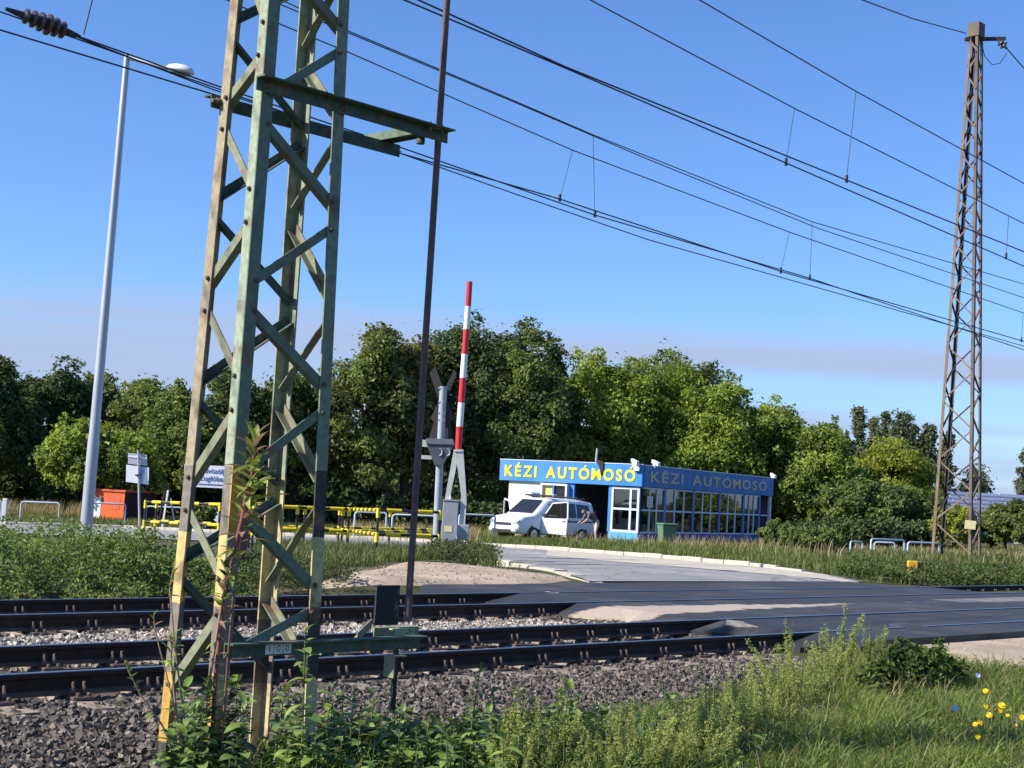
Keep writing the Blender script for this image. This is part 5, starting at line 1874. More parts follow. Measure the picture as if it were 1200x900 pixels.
person(Vector((pp.x + 0.1, pp.y, zgf(pp.x, pp.y))), math.radians(200), 'person in a dark top and beige trousers bending behind the white van')

# green bin by the windows
pb_ = col(783, 63.5)
root = empty('green_bin', 'green plastic wheeled bin in dry grass under the car wash windows', 'bin', pb_, 0.3)
mbn = mat('bin_green', (0.10, 0.20, 0.10), .6, .1)
MB().hexa([(-.25, -.25, 0.06), (.25, -.25, 0.06), (.25, .25, 0.06), (-.25, .25, 0.06), (-.32, -.32, .86), (.32, -.32, .86), (.32, .32, .86), (-.32, .32, .86)]).build('tub', mbn, root)
MB().bevbox(-.36, .36, -.38, .36, .863, .95, .03).build('lid', mbn, root)
for s in (-1, 1):
    MB().tube([(s * .22, .26, .09), (s * .28, .26, .09)], .09, 12).build('wheel', M_TYRE, root)
# dark car parked inside the wash
pi_ = cwl + cp(0.9, 4.2, zc + 0.03)
root = empty('parked_car', 'dark car standing inside the car wash behind the corner window', 'car', pi_, math.atan2(-v.y, -v.x))
mcar = mat('car_paint_dark_blue', (0.035, 0.06, 0.10), .3, .05, spec=.6)
sec = [(-2, .35, .75, .5), (-1.8, .25, .92, .78), (-1.3, .22, 1.40, .80), (-.1, .22, 1.45, .80), (.7, .22, .95, .82), (1.8, .25, .80, .80), (2.05, .35, .62, .62)]
vs, fs = [], []
for x, z0, z1, w in sec:
    for y, z in [(-w * .9, z0), (w * .9, z0), (w, z0 + .2), (w, min(.85, z1 - .05)), (w * .75, z1), (-w * .75, z1), (-w, min(.85, z1 - .05)), (-w, z0 + .2)]:
        vs.append((x, y, z))
for i in range(len(sec) - 1):
    for j in range(8):
        fs.append((i * 8 + j, i * 8 + (j + 1) % 8, (i + 1) * 8 + (j + 1) % 8, (i + 1) * 8 + j))
fs += [tuple(range(8)), tuple(range(len(vs) - 8, len(vs)))]
MB().add(vs, fs).build('body', mcar, root)
for x in (-1.25, 1.3):
    for s in (-1, 1):
        MB().tube([(x, s * .66, .31), (x, s * .83, .31)], .31, 16).build('wheel', M_TYRE, root)
MB().poly([Vector((.72, -.55, 1.0)), Vector((.72, .55, 1.0)), Vector((.02, .5, 1.40)), Vector((.02, -.5, 1.40))], (0.0, 0, .03), (.02, 0, .05)).build('windscreen', M_PANE, root)
MB().obox((2.06, 0, .52), (.02, 0, 0), (0, .26, 0), (0, 0, .06)).build('licence_plate', M_WHT, root)

# ================================================================== FAR HALL WITH STRIPED ROOF (right)
Yf = 150.0
fc = col(1100, Yf)
hall = empty('far_hall', 'long low hall with dark blue striped roof behind the right bushes', 'building', fc)
def fl(px, py, dy=0.0):
    return at(px, py, Yf + dy) - fc
M_HALL = mat('hall_wall', (0.62, 0.60, 0.55), .8, .08, .4)
M_RDG = mat('roof_edge_pale', (0.62, 0.66, 0.72), .6, .08, .4)
M_PV = mat('panel_dark_blue', (0.16, 0.19, 0.27), .3, .15, .5, spec=.6)
x0, x1 = fl(1100, 600).x, fl(1290, 600).x
zr = [fl(1150, y).z for y in (575, 580.5, 606, 613, 620, 655)]
MB().poly([Vector((x0, 0, zr[4])), Vector((x0, 0, zr[5] - 1)), Vector((x0, 14, zr[5] - 1)), Vector((x0, 14, zr[4]))], (0, 0, 0), (x1 - x0, 0, 0)).build('wall', M_HALL, hall)
roof = MB().poly([Vector((x0, -.4, zr[3])), Vector((x0, 7, zr[0] - .1)), Vector((x0, 14, zr[3])), Vector((x0, 14, zr[4])), Vector((x0, -.4, zr[4]))], (-.3, 0, 0), (x1 - x0, 0, 0)).build('roof', M_RDG, hall)
sl_ = Vector((0, 7.4, zr[0] - .1 - zr[3]))
for r_ in range(6):
    a, b = 0.18 + r_ * 0.135, 0.18 + r_ * 0.135 + 0.085
    for c in range(6):
        xa = x0 + (x1 - x0) * c / 6 + .05
        xb = x0 + (x1 - x0) * (c + 1) / 6 - .05
        o0 = Vector((0, -.4, zr[3] + .06))
        P = [o0 + sl_ * a, o0 + sl_ * b]
        MB().hexa([Vector((xa, P[0].y, P[0].z)), Vector((xb, P[0].y, P[0].z)), Vector((xb, P[1].y, P[1].z)), Vector((xa, P[1].y, P[1].z)),
                   Vector((xa, P[0].y, P[0].z + .12)), Vector((xb, P[0].y, P[0].z + .12)), Vector((xb, P[1].y, P[1].z + .12)), Vector((xa, P[1].y, P[1].z + .12))]).build('roof_panel', M_PV, roof)
for px in (1128, 1150, 1172, 1196):
    MB().box(fl(px, 640).x, fl(px + 14, 640).x, -.06, .05, fl(1150, 634).z, fl(1150, 624).z).build('window', M_PANE if px != 1150 else M_WHT, hall)

# ================================================================== TREES
LEAF = leaf_mat('tree_leaves', 0.5, 0.42, 0.3)
M_BARK = mat('bark', (0.085, 0.066, 0.05), 0.95, 0.3, 5, 0.6, 20, spec=0.1)
def crown_arrays(c, rx, ry, rz, ncl, nl, ls, c0, c1, rng, clr=0.30, low=-0.75, sprig=0.2, droop=0.0, rexp=0.5):
    """leaves on many small clumps spread through an ellipsoid"""
    d = nrm(rng.normal(size=(ncl, 3)))
    d[:, 2] = np.where(d[:, 2] < low, -d[:, 2], d[:, 2])
    rad = rng.uniform(0.30, 1.0, ncl) ** rexp
    sp = rng.random(ncl) < sprig
    rad = np.where(sp, rng.uniform(0.95, 1.16, ncl), rad)
    lump = 1 + 0.24 * np.sin(d[:, 0] * 5.1 + rng.uniform(0, 6)) * np.cos(d[:, 2] * 4.3 + rng.uniform(0, 6))
    C = d * (rad * lump)[:, None] * np.array([rx, ry, rz]) * 0.86
    R = min((rx + rz) / 2, rx * 1.5) * clr * rng.uniform(0.55, 1.2, ncl) * np.where(sp, 0.5, 1.0)
    w = R ** 2
    k = rng.choice(ncl, nl, p=w / w.sum())
    q = nrm(rng.normal(size=(nl, 3)) + np.array([0, 0, 0.35]))
    rr = rng.uniform(0.2, 1.0, nl) ** 0.40
    P = C[k] + q * (rr * R[k])[:, None] * np.array([1.05, 1.05, 0.75])
    P[:, 2] -= droop * rng.random(nl) * R[k]
    nor = q * 0.7 + nrm(C)[k] * 0.25 + np.array([0, 0, 0.35]) + rng.normal(size=(nl, 3)) * 0.55
    stray = rng.random(nl) < 0.06
    P[stray] += q[stray] * (R[k][stray] * rng.uniform(0.2, 0.9, stray.sum()))[:, None]
    size = ls * rng.uniform(0.5, 1.5, nl)
    V, F = leaf_arrays(P, nor, size, 0.62, rng)
    t = np.clip(rng.normal(0.45, 0.28, ncl)[k] + rng.normal(0, 0.20, nl), 0, 1)[:, None]
    tn = (np.array(c0) * (1 - t) + np.array(c1) * t) * rng.uniform(0.8, 1.2, (nl, 1))
    return V, F, np.repeat(tn, 4, axis=0), C
def tree(name, label, px, Y, top_y, hw, c0, c1, nl=14000, ls=0.26, base_frac=0.18, ncl=80, group=None, seed=1, shape=1.0, clr=0.30, cat='tree', low=-0.75, sprig=0.2, trunk=True, fat=1.0, droop=0.0):
    rng = np.random.default_rng(seed)
    if Y > 40 and Y < 150:
        ncl, clr, nl, ls = int(ncl * 2.4), clr * 0.66, int(nl * 1.3), ls * 0.88
    b = col(px, Y)
    hy = HOR + SLOPE * (px - 600)
    ztop_ = at(px, top_y, Y).z
    H = ztop_ - b.z
    rx = hw * Y / F_PX * (1.13 if 60 < Y < 150 else 1.0)
    z0 = H * base_frac
    cz = (z0 + H) / 2
    rz = (H - z0) / 2
    root = empty(name, label, cat, b, group=group)
    V, F, tn, C = crown_arrays(None, rx * shape, rx * shape * fat, rz, ncl, nl, ls, c0, c1, rng, clr, low, sprig, droop)
    V[:, 2] += cz
    np_obj('crown', np_mesh('crown', V, F, LEAF, tn), root)
    if trunk:
        tr = 0.035 * H * 0.6 + 0.05
        mb = MB()
        mb.tube([(0, 0, -0.2), (0.02 * H, 0, z0 * 0.9), (0.0, 0.02 * H, cz), (0.01 * H, 0, H * 0.8)], [tr * 1.25, tr, tr * 0.6, tr * 0.15], 8)
        for i in range(9):
            e = C[i * len(C) // 9]
            s = Vector((0.01 * H, 0, z0 + (cz - z0) * rng.uniform(0.1, 1.0)))
            e = Vector((e[0], e[1], e[2] + cz)) * 0.95
            mid = s.lerp(e, 0.5) + Vector((0, 0, 0.06 * H))
            mb.tube([s, mid, e], [tr * 0.5, tr * 0.3, tr * 0.08], 6)
        mb.build('trunk', M_BARK, root)
    return root
DK0, DK1 = (0.050, 0.080, 0.032), (0.150, 0.200, 0.072)
MD0, MD1 = (0.080, 0.120, 0.034), (0.230, 0.290, 0.080)
LG0, LG1 = (0.125, 0.180, 0.030), (0.365, 0.445, 0.078)
YG0, YG1 = (0.150, 0.190, 0.028), (0.400, 0.430, 0.078)
OL0, OL1 = (0.095, 0.105, 0.036), (0.285, 0.265, 0.092)
G1 = 'trees behind the left road'
tree('tree', 'dark leafy tree cut by the left picture edge', -12, 80, 418, 62, DK0, DK1, 16000, 0.27, 0.06, seed=2, group=G1)
tree('tree', 'dark tree with ragged top left of the lamp pole', 52, 84, 428, 58, DK0, DK1, 16000, 0.27, 0.06, seed=3, group=G1)
tree('tree', 'dark tree directly behind the lamp pole', 106, 88, 444, 52, DK0, MD1, 14000, 0.27, 0.08, seed=4, group=G1)
tree('tree', 'lower bright green tree overhanging the orange hut', 118, 74, 492, 74, MD0, LG1, 16000, 0.25, 0.22, seed=5, group=G1, fat=0.6, droop=0.5)
tree('tree', 'olive green tree right of the lamp pole, behind the sign', 175, 84, 442, 60, OL0, MD1, 16000, 0.27, 0.05, seed=6, group=G1)
tree('tree', 'round green tree just left of the mast', 222, 80, 452, 52, MD0, MD1, 15000, 0.26, 0.04, seed=7, group=G1)
tree('tree', 'green tree seen through the mast lattice', 282, 82, 434, 52, DK0, MD1, 15000, 0.26, 0.04, seed=8, group=G1)
tree('tree', 'darker tree behind the right leg of the mast', 338, 84, 428, 50, DK0, MD1, 15000, 0.26, 0.04, seed=9, group=G1)
G2 = 'big trees beside the car wash'
tree('tree', 'tall olive tree right of the mast with yellowing leaves', 424, 84, 396, 56, OL0, MD1, 20000, 0.27, 0.03, 80, seed=10, group=G2)
tree('tree', 'yellowish olive tree behind the guide rod', 470, 86, 384, 46, OL0, OL1, 16000, 0.27, 0.05, seed=11, group=G2)
tree('tree', 'large dark green tree behind the raised barrier', 540, 90, 374, 82, DK0, DK1, 30000, 0.28, 0.03, 100, seed=12, group=G2)
tree('tree', 'dark round tree left of the car wash sign', 606, 88, 384, 56, DK0, MD1, 22000, 0.27, 0.03, 80, seed=13, group=G2)
tree('tree', 'narrow dark tree at the gap left of the bright trees', 640, 92, 404, 30, DK0, DK1, 12000, 0.26, 0.05, 50, seed=14, group=G2)
G3 = 'bright green trees behind the car wash'
tree('tree', 'bright green tree right behind the yellow lettered sign', 708, 92, 408, 66, LG0, LG1, 24000, 0.26, 0.06, 90, seed=15, group=G3)
tree('tree', 'bright green tree above the middle of the car wash roof', 772, 94, 424, 56, LG0, LG1, 20000, 0.26, 0.06, 80, seed=16, group=G3)
tree('tree', 'dark sprigged tree top showing over the bright trees', 806, 108, 412, 52, DK0, MD1, 13000, 0.28, 0.2, 60, seed=17, group=G3, sprig=0.45)
tree('tree', 'bright green tree above the bronze lettered fascia', 836, 92, 440, 58, LG0, LG1, 20000, 0.26, 0.05, 80, seed=18, group=G3)
tree('tree', 'green tree at the right end of the car wash', 898, 94, 468, 62, MD0, LG1, 22000, 0.26, 0.03, 85, seed=19, group=G3)
tree('tree', 'dark green tree between the car wash and the yellow tree', 958, 92, 498, 54, MD0, LG1, 18000, 0.25, 0.02, 75, seed=20, group=G3)
tree('tree', 'rounded yellow green tree left of the rusty mast', 1040, 98, 510, 54, YG0, YG1, 20000, 0.25, 0.05, 80, seed=21, group=G3)
tree('tree', 'low green tree under the yellow green tree', 1010, 88, 560, 58, DK0, MD1, 15000, 0.24, 0.0, 60, seed=22, group=G3)
tree('tree', 'low dark tree just left of the rusty mast', 1072, 90, 575, 40, DK0, MD1, 11000, 0.24, 0.0, 50, seed=23, group=G3)
G4 = 'bushes at the right'
tree('bush', 'yellow green bush between the legs of the rusty mast', 1118, 84, 590, 26, YG0, YG1, 8000, 0.20, 0.0, 40, seed=24, group=G4, cat='bush')
tree('bush', 'olive bush in front of the hall at the right edge', 1178, 84, 586, 30, OL0, MD1, 9000, 0.20, 0.0, 40, seed=25, group=G4, cat='bush')
tree('bush', 'dark bush at the right picture edge', 1215, 80, 590, 24, DK0, MD1, 6000, 0.20, 0.0, 35, seed=26, group=G4, cat='bush')
tree('bush', 'round dark green bush by the end of the far kerb', 953, 50, 619, 40, DK0, MD1, 9000, 0.13, 0.0, 50, seed=27, group=G4, cat='bush', clr=0.26)
tree('bush', 'small dark bush at the base of the car wash end', 915, 66, 612, 24, DK0, MD1, 5000, 0.16, 0.0, 35, seed=28, group=G4, cat='bush')
tree('bush', 'dark leafy bush in front of the white sheet behind the railing', 240, 56, 590, 20, DK0, MD1, 2200, 0.14, 0.0, 30, seed=29, group=G4, cat='bush', trunk=False, clr=0.2)
G5 = 'distant poplars at the right'
pop = [(1002, 466, 9, 'thin poplar, leftmost of the distant row'), (1020, 482, 9, 'short poplar second from the left in the distant row'), (1036, 474, 9, 'poplar left of the broad one in the distant row'), (1051, 468, 13, 'broad tallest poplar of the distant row'),
       (1066, 490, 8, 'poplar close to the right side of the broad one'), (1078, 494, 5, 'slim small poplar left of the rusty mast'), (1087, 485, 8, 'tall slim poplar just left of the rusty mast'), (1107, 500, 8, 'poplar seen between the legs of the rusty mast'),
       (975, 492, 8, 'poplar top left of the thin leftmost poplar'), (989, 500, 5, 'small slim poplar top above the green trees'), (1142, 542, 17, 'rounded far tree above the striped roof'), (1200, 522, 9, 'dark poplar at the right picture edge')]
for i, (px, ty, hw, lab) in enumerate(pop):
    tree('poplar', lab, px, 200 + (i % 3) * 6, ty, hw, (0.095, 0.120, 0.070), (0.200, 0.225, 0.130), 4200, 0.40, 0.03, 80, group=G5, seed=40 + i, clr=0.40, sprig=0.12, trunk=True)
# far wood closing the gaps behind the trees: one mass
rng = np.random.default_rng(77)
VV, FF, TT = [], [], []
o_ = 0
for i in range(64):
    px = -160 + i * 19.5
    Y = 112 + rng.uniform(-4, 10)
    b = col(px, Y)
    top_ = 492 + rng.uniform(-14, 18) if px < 640 else (505 + rng.uniform(-12, 20) if px < 940 else 560 + rng.uniform(-10, 14))
    H = at(px, top_, Y).z - b.z
    V, F, tn, C = crown_arrays(None, 2.2, 2.0, H / 2, 30, 2100, 0.36, DK0, DK1, rng, 0.34, -1.0)
    V += np.array([b.x, b.y, b.z + H / 2])
    VV.append(V); FF.append(F + o_); TT.append(tn)
    o_ += len(V)
far = np_obj('far_wood', np_mesh('far_wood', np.concatenate(VV), np.concatenate(FF), LEAF, np.concatenate(TT)))
tag(far, 'dark wood closing the view behind the trees', 'wood', kind='stuff')

# shaded undergrowth at the feet of the trees: one mass
VV, FF, TT = [], [], []
o_ = 0
spots_u = [(-110 + i * 15.0, 86 + rng.uniform(-5, 6), rng.uniform(1.6, 3.0)) for i in range(50)] + [(650 + i * 16.0, 98 + rng.uniform(-4, 4), rng.uniform(1.6, 3.0)) for i in range(18)] + [(905 + i * 13.0, 84 + rng.uniform(-4, 4), rng.uniform(0.9, 1.9)) for i in range(15)]
for px, Yd, H in spots_u:
    b = col(px, Yd)
    V, F, tn, C = crown_arrays(None, 1.25, 1.0, H / 2, 22, 900, 0.26, DK0, DK1, rng, 0.45, -1.0)
    V += np.array([b.x, b.y, b.z + H * 0.46])
    VV.append(V); FF.append(F + o_); TT.append(tn)
    o_ += len(V)
tag(np_obj('undergrowth', np_mesh('undergrowth', np.concatenate(VV), np.concatenate(FF), LEAF, np.concatenate(TT))), 'dark undergrowth at the feet of the trees', 'undergrowth', kind='stuff')

# ================================================================== LOW VEGETATION
GRASS = leaf_mat('grass_blades', 0.5, 0.35, 0.3)
def blades(name, X, Y, h, w, c0, c1, rng, bend=0.5, lift=0.0, label=None, cat='grass', zfun=None):
    """curved three-segment blades as one mesh"""
    n = len(X)
    Z = (zg(X, Y) if zfun is None else zfun(X, Y)) - 0.02 + lift
    a = rng.uniform(0, 2 * np.pi, n)
    d = np.stack([np.cos(a), np.sin(a), np.zeros(n)], 1)
    sde = np.stack([-np.sin(a + rng.normal(0, .6, n)), np.cos(a), np.zeros(n)], 1)
    h = h * np.ones(n)
    w = w * np.ones(n)
    bd = rng.uniform(0.1, 1.0, n) * bend * h
    V = np.empty((n, 7, 3))
    base = np.stack([X, Y, Z], 1)
    for i, (t, ww) in enumerate(((0, 1.0), (0.4, 0.9), (0.75, 0.6))):
        c = base + d * (bd * t * t)[:, None]
        c[:, 2] += h * t * (1 - 0.15 * t * t)
        V[:, 2 * i] = c - sde * (w * ww * 0.5)[:, None]
        V[:, 2 * i + 1] = c + sde * (w * ww * 0.5)[:, None]
    c = base + d * bd[:, None]
    c[:, 2] += h * 0.86
    V[:, 6] = c
    f = np.array([(0, 1, 3), (0, 3, 2), (2, 3, 5), (2, 5, 4), (4, 5, 6)])
    F = (f[None] + (np.arange(n) * 7)[:, None, None]).reshape(-1, 3)
    pt = 0.5 + 0.5 * np.sin(X * 3.1 + 2 * np.sin(Y * 2.3)) * np.sin(Y * 2.7 + 1.5 * np.sin(X * 1.7))
    t = np.clip(rng.random(n) * 0.6 + pt * 0.45, 0, 1)[:, None]
    tn = (np.array(c0) * (1 - t) + np.array(c1) * t) * rng.uniform(0.65, 1.3, (n, 1))
    o = np_obj(name, np_mesh(name, V.reshape(-1, 3), F, GRASS, np.repeat(tn, 7, axis=0)))
    return tag(o, label, cat, kind='stuff')
def sample_px(poly, n, rng, lift=0.0):
    """ground points under a photo outline, even in the picture's ground area"""
    P = np.array([gnd(*p)[:2] for p in poly])
    lo, hi = P.min(0), P.max(0)
    out = []
    tot = 0
    while tot < n:
        Q = rng.uniform(lo, hi, (n * 2, 2))
        ins = np.zeros(len(Q), bool)
        j = len(P) - 1
        for i in range(len(P)):
            yi, yj, xi, xj = P[i, 1], P[j, 1], P[i, 0], P[j, 0]
            c = ((yi > Q[:, 1]) != (yj > Q[:, 1])) & (Q[:, 0] < (xj - xi) * (Q[:, 1] - yi) / (yj - yi + 1e-12) + xi)
            ins ^= c
            j = i
        out.append(Q[ins])
        tot += ins.sum()
    Q = np.concatenate(out)[:n]
    return Q[:, 0], Q[:, 1]
rng = np.random.default_rng(5)
GR0, GR1 = (0.075, 0.115, 0.024), (0.250, 0.315, 0.068)
DR0, DR1 = (0.26, 0.20, 0.10), (0.46, 0.37, 0.20)
# foreground grass at the right
fg = [(560, 960), (700, 872), (800, 835), (900, 812), (1000, 790), (1090, 782), (1180, 792), (1290, 800), (1330, 960)]
X, Y = sample_px(fg, 56000, rng)
pt = 0.5 + 0.5 * np.sin(X * 4.1 + 2 * np.sin(Y * 3.3)) * np.sin(Y * 3.7 + 1.5 * np.sin(X * 2.7))
blades('grass', X, Y, rng.uniform(0.08, 0.26, len(X)) * (0.6 + 0.9 * pt), rng.uniform(0.005, 0.013, len(X)), GR0, GR1, rng, 1.3, label='long green grass in the right foreground')
X, Y = sample_px([(250, 980), (250, 905), (600, 872), (800, 838), (900, 960)], 9000, rng)
blades('grass', X, Y, rng.uniform(0.10, 0.30, len(X)), rng.uniform(0.005, 0.010, len(X)), GR0, GR1, rng, 0.8, label='grass under the leafy weeds at the bottom')
X, Y = sample_px([(700, 880), (900, 815), (1100, 785), (1290, 805), (1290, 940), (800, 940)], 2500, rng)
blades('dry_grass', X, Y, rng.uniform(0.15, 0.42, len(X)), rng.uniform(0.004, 0.007, len(X)), DR0, DR1, rng, 1.0, label='scattered dry stalks in the foreground grass')
# verge beyond the far kerb, before the car wash
vg = [(560, 639), (640, 644), (760, 653), (850, 661), (940, 670), (1000, 678), (1040, 668), (940, 650), (900, 640), (750, 632), (640, 628), (560, 627)]
X, Y = sample_px(vg, 34000, rng)
blades('verge_grass', X, Y, rng.uniform(0.12, 0.36, len(X)), rng.uniform(0.014, 0.028, len(X)), (0.075, 0.105, 0.022), (0.185, 0.215, 0.055), rng, 0.6, label='green verge grass between the kerb and the car wash')
X, Y = sample_px([(545, 632), (700, 640), (900, 655), (990, 662), (985, 650), (900, 638), (750, 630), (545, 624)], 3600, rng)
blades('dry_grass', X, Y, rng.uniform(0.25, 0.75, len(X)), rng.uniform(0.012, 0.022, len(X)), DR0, DR1, rng, 0.5, label='tall dry grass in front of the car wash')
# right field round the rusty mast
X, Y = sample_px([(980, 678), (1010, 684), (1110, 687), (1290, 690), (1290, 650), (1150, 640), (1010, 640)], 42000, rng)
blades('field_grass', X, Y, rng.uniform(0.10, 0.30, len(X)), rng.uniform(0.014, 0.030, len(X)), (0.055, 0.085, 0.02), (0.155, 0.185, 0.05), rng, 0.6, label='green grass below the rusty mast')
X, Y = sample_px([(1000, 655), (1100, 668), (1290, 668), (1290, 648), (1150, 640), (1000, 640)], 7000, rng)
X, Y = X[:3500], Y[:3500]
blades('dry_grass', X, Y, rng.uniform(0.2, 0.5, len(X)), rng.uniform(0.014, 0.025, len(X)), DR0, DR1, rng, 0.6, label='dry grass round the feet of the rusty mast')
# left verge beyond the road
X, Y = sample_px([(-80, 612), (0, 614.5), (150, 619), (300, 626), (460, 633), (560, 638), (560, 622), (300, 612), (150, 606), (-80, 598)], 24000, rng)
blades('verge_grass', X, Y, rng.uniform(0.12, 0.34, len(X)), rng.uniform(0.016, 0.03, len(X)), (0.075, 0.098, 0.025), (0.185, 0.20, 0.06), rng, 0.6, label='verge grass beyond the left road')
X, Y = sample_px([(-40, 604), (120, 606), (120, 598), (-40, 595)], 2600, rng)
blades('dry_grass', X, Y, rng.uniform(0.35, 0.95, len(X)), rng.uniform(0.014, 0.024, len(X)), DR0, DR1, rng, 0.4, label='tall dry grass round the left tube railings')
X, Y = sample_px([(330, 640), (460, 644), (520, 650), (520, 640), (400, 634), (330, 630)], 1, rng)
X, Y = sample_px([(400, 632), (560, 640), (560, 628), (400, 620)], 2500, rng)
blades('dry_grass', X, Y, rng.uniform(0.3, 0.8, len(X)), rng.uniform(0.012, 0.022, len(X)), DR0, DR1, rng, 0.5, label='dry grass behind the yellow railings')
# weeds round barrier and railing feet
X, Y = sample_px([(300, 668), (430, 664), (460, 658), (520, 657), (585, 664), (570, 655), (500, 649), (300, 642)], 12000, rng)
blades('weeds_at_railing', X, Y, rng.uniform(0.12, 0.42, len(X)), rng.uniform(0.010, 0.022, len(X)), (0.06, 0.085, 0.025), (0.175, 0.20, 0.07), rng, 0.6, label='weedy grass round the railing and barrier feet')

# leafy thickets as leaf masses
def thicket(name, label, X, Y, hfun, n, ls, c0, c1, rng):
    k = rng.integers(0, len(X), n)
    x = X[k] + rng.normal(0, 0.10, n)
    y = Y[k] + rng.normal(0, 0.10, n)
    H = hfun(X[k], Y[k]) * rng.uniform(0.75, 1.12, len(X))[k]
    t = rng.uniform(0, 1, n) ** 0.55
    z = zg(x, y) + H * t
    P = np.stack([x, y, z], 1)
    nor = rng.normal(size=(n, 3)) * 0.6 + np.array([-0.1, -0.25, 0.8])
    V, F = leaf_arrays(P, nor, ls * rng.uniform(0.6, 1.4, n), 0.6, rng)
    u_ = np.clip(rng.random(len(X))[k] * 0.7 + rng.random(n) * 0.4, 0, 1)[:, None]
    tn = (np.array(c0) * (1 - u_) + np.array(c1) * u_) * rng.uniform(0.8, 1.2, (n, 1))
    o = np_obj(name, np_mesh(name, V, F, LEAF, np.repeat(tn, 4, axis=0)))
    return tag(o, label, 'weeds', kind='stuff')
def sd_pts(s0, s1, d0, d1, n, rng):
    s, d = rng.uniform(s0, s1, n), rng.uniform(d0, d1, n)
    return T.x * s + N.x * d, T.y * s + N.y * d
X, Y = sd_pts(3.5, 12.2, 16.3, 20.5, 640, rng)
def hedge_h(x, y):
    s = x * T.x + y * T.y
    d = x * N.x + y * N.y
    return (0.14 + 0.58 * sm(16.3, 17.5, d) + 0.12 * np.sin(s * 2.3) * np.sin(s * 5.1 + 1)) * (1 - 0.45 * sm(11.3, 12.3, s))
thicket('hedge_weeds', 'dense green weed thicket along the far track at left', X, Y, hedge_h, 48000, 0.060, (0.070, 0.110, 0.034), (0.230, 0.300, 0.092), rng)
X, Y = sd_pts(11.6, 14.3, 16.6, 19.5, 160, rng)
thicket('low_weeds', 'low weeds between the hedge and the dirt path', X, Y, lambda x, y: 0.34 + 0 * x, 9000, 0.05, (0.04, 0.06, 0.02), (0.13, 0.165, 0.055), rng)
X, Y = sample_px([(505, 660), (580, 667), (570, 656), (510, 650)], 70, rng)
thicket('low_weeds', 'leafy weeds at the foot of the grey barrier cabinet', X, Y, lambda x, y: 0.42 + 0 * x, 4200, 0.055, (0.04, 0.06, 0.02), (0.125, 0.15, 0.05), rng)
X, Y = sample_px([(985, 677), (1090, 687), (1260, 688), (1260, 676), (1090, 672), (1000, 664)], 420, rng)
thicket('low_weeds', 'low leafy ground cover along the far rail at right', X, Y, lambda x, y: 0.26 + 0 * x, 16000, 0.075, (0.045, 0.07, 0.02), (0.13, 0.175, 0.05), rng)
X, Y = sample_px([(700, 900), (820, 845), (1000, 795), (1100, 785), (1290, 805), (1290, 940), (700, 940)], 700, rng)
thicket('low_weeds', 'small leafy herbs mixed into the right foreground grass', X, Y, lambda x, y: 0.17 + 0 * x, 15000, 0.034, (0.05, 0.085, 0.02), (0.19, 0.26, 0.06), rng)
X, Y = sample_px([(330, 940), (330, 890), (480, 872), (640, 862), (740, 870), (760, 940)], 230, rng)
thicket('low_weeds', 'low leafy ground cover under the nettles at the bottom', X, Y, lambda x, y: 0.20 + 0 * x, 9000, 0.045, (0.035, 0.06, 0.015), (0.11, 0.165, 0.04), rng)

# ------------------------------------------------------------------ single plants
M_STEM = mat('green_stem', (0.12, 0.15, 0.05), 0.7, 0.2, 12)
M_REDSTEM = mat('red_stem', (0.22, 0.075, 0.06), 0.7, 0.2, 12)
M_TANSTEM = mat('tan_stem', (0.30, 0.22, 0.14), 0.8, 0.2, 12)
def leaf_mesh(name, L, W, m, fold=0.18, droop=0.25, serr=True):
    """pointed leaf with midrib fold, droop and toothed rim; grows along +x"""
    vs, fs = [], []
    k = 7
    for i in range(k + 1):
        t = i / k
        w = W * 0.5 * math.sin(math.pi * min(1, t * 0.92 + 0.06)) ** 0.8 * (1 - 0.35 * t)
        if serr and i % 2:
            w *= 1.12
        if i == k:
            w = 0.001
        z = 0.10 * L * math.sin(t * 1.6) - droop * L * t * t
        vs += [(L * t, -w, z + fold * w), (L * t, 0, z), (L * t, w, z + fold * w)]
    for i in range(k):
        a = 3 * i
        fs += [(a, a + 3, a + 4, a + 1), (a + 1, a + 4, a + 5, a + 2)]
    me = bpy.data.meshes.new(name)
    me.from_pydata(vs, [], fs)
    me.materials.append(m)
    for p in me.polygons:
        p.use_smooth = True
    return me
def leafcol(name, c, tr=0.3):
    M = mat(name, c, 0.45, 0.28, 18, spec=0.35)
    t = M.node_tree
    b = t.nodes['Principled BSDF']
    if not any(n.type == 'BSDF_TRANSLUCENT' for n in t.nodes):
        lk = b.inputs['Base Color'].links[0].from_socket
        tl = t.nodes.new('ShaderNodeBsdfTranslucent')
        t.links.new(lk, tl.inputs['Color'])
        mx_ = t.nodes.new('ShaderNodeMixShader')
        mx_.inputs[0].default_value = tr
        t.links.new(b.outputs[0], mx_.inputs[1])
        t.links.new(tl.outputs[0], mx_.inputs[2])
        t.links.new(mx_.outputs[0], t.nodes['Material Output'].inputs['Surface'])
    return M
ML = [leafcol('weed_leaf_a', (0.175, 0.255, 0.058)), leafcol('weed_leaf_b', (0.255, 0.340, 0.070)), leafcol('weed_leaf_c', (0.115, 0.185, 0.054))]
WL = [leaf_mesh('leaf', 0.115, 0.062, ML[i % 3], 0.25, 0.25 + 0.1 * (i % 2)) for i in range(3)] + [leaf_mesh('leaf', 0.085, 0.040, ML[1], 0.3, 0.35)]
stem_cache = {}
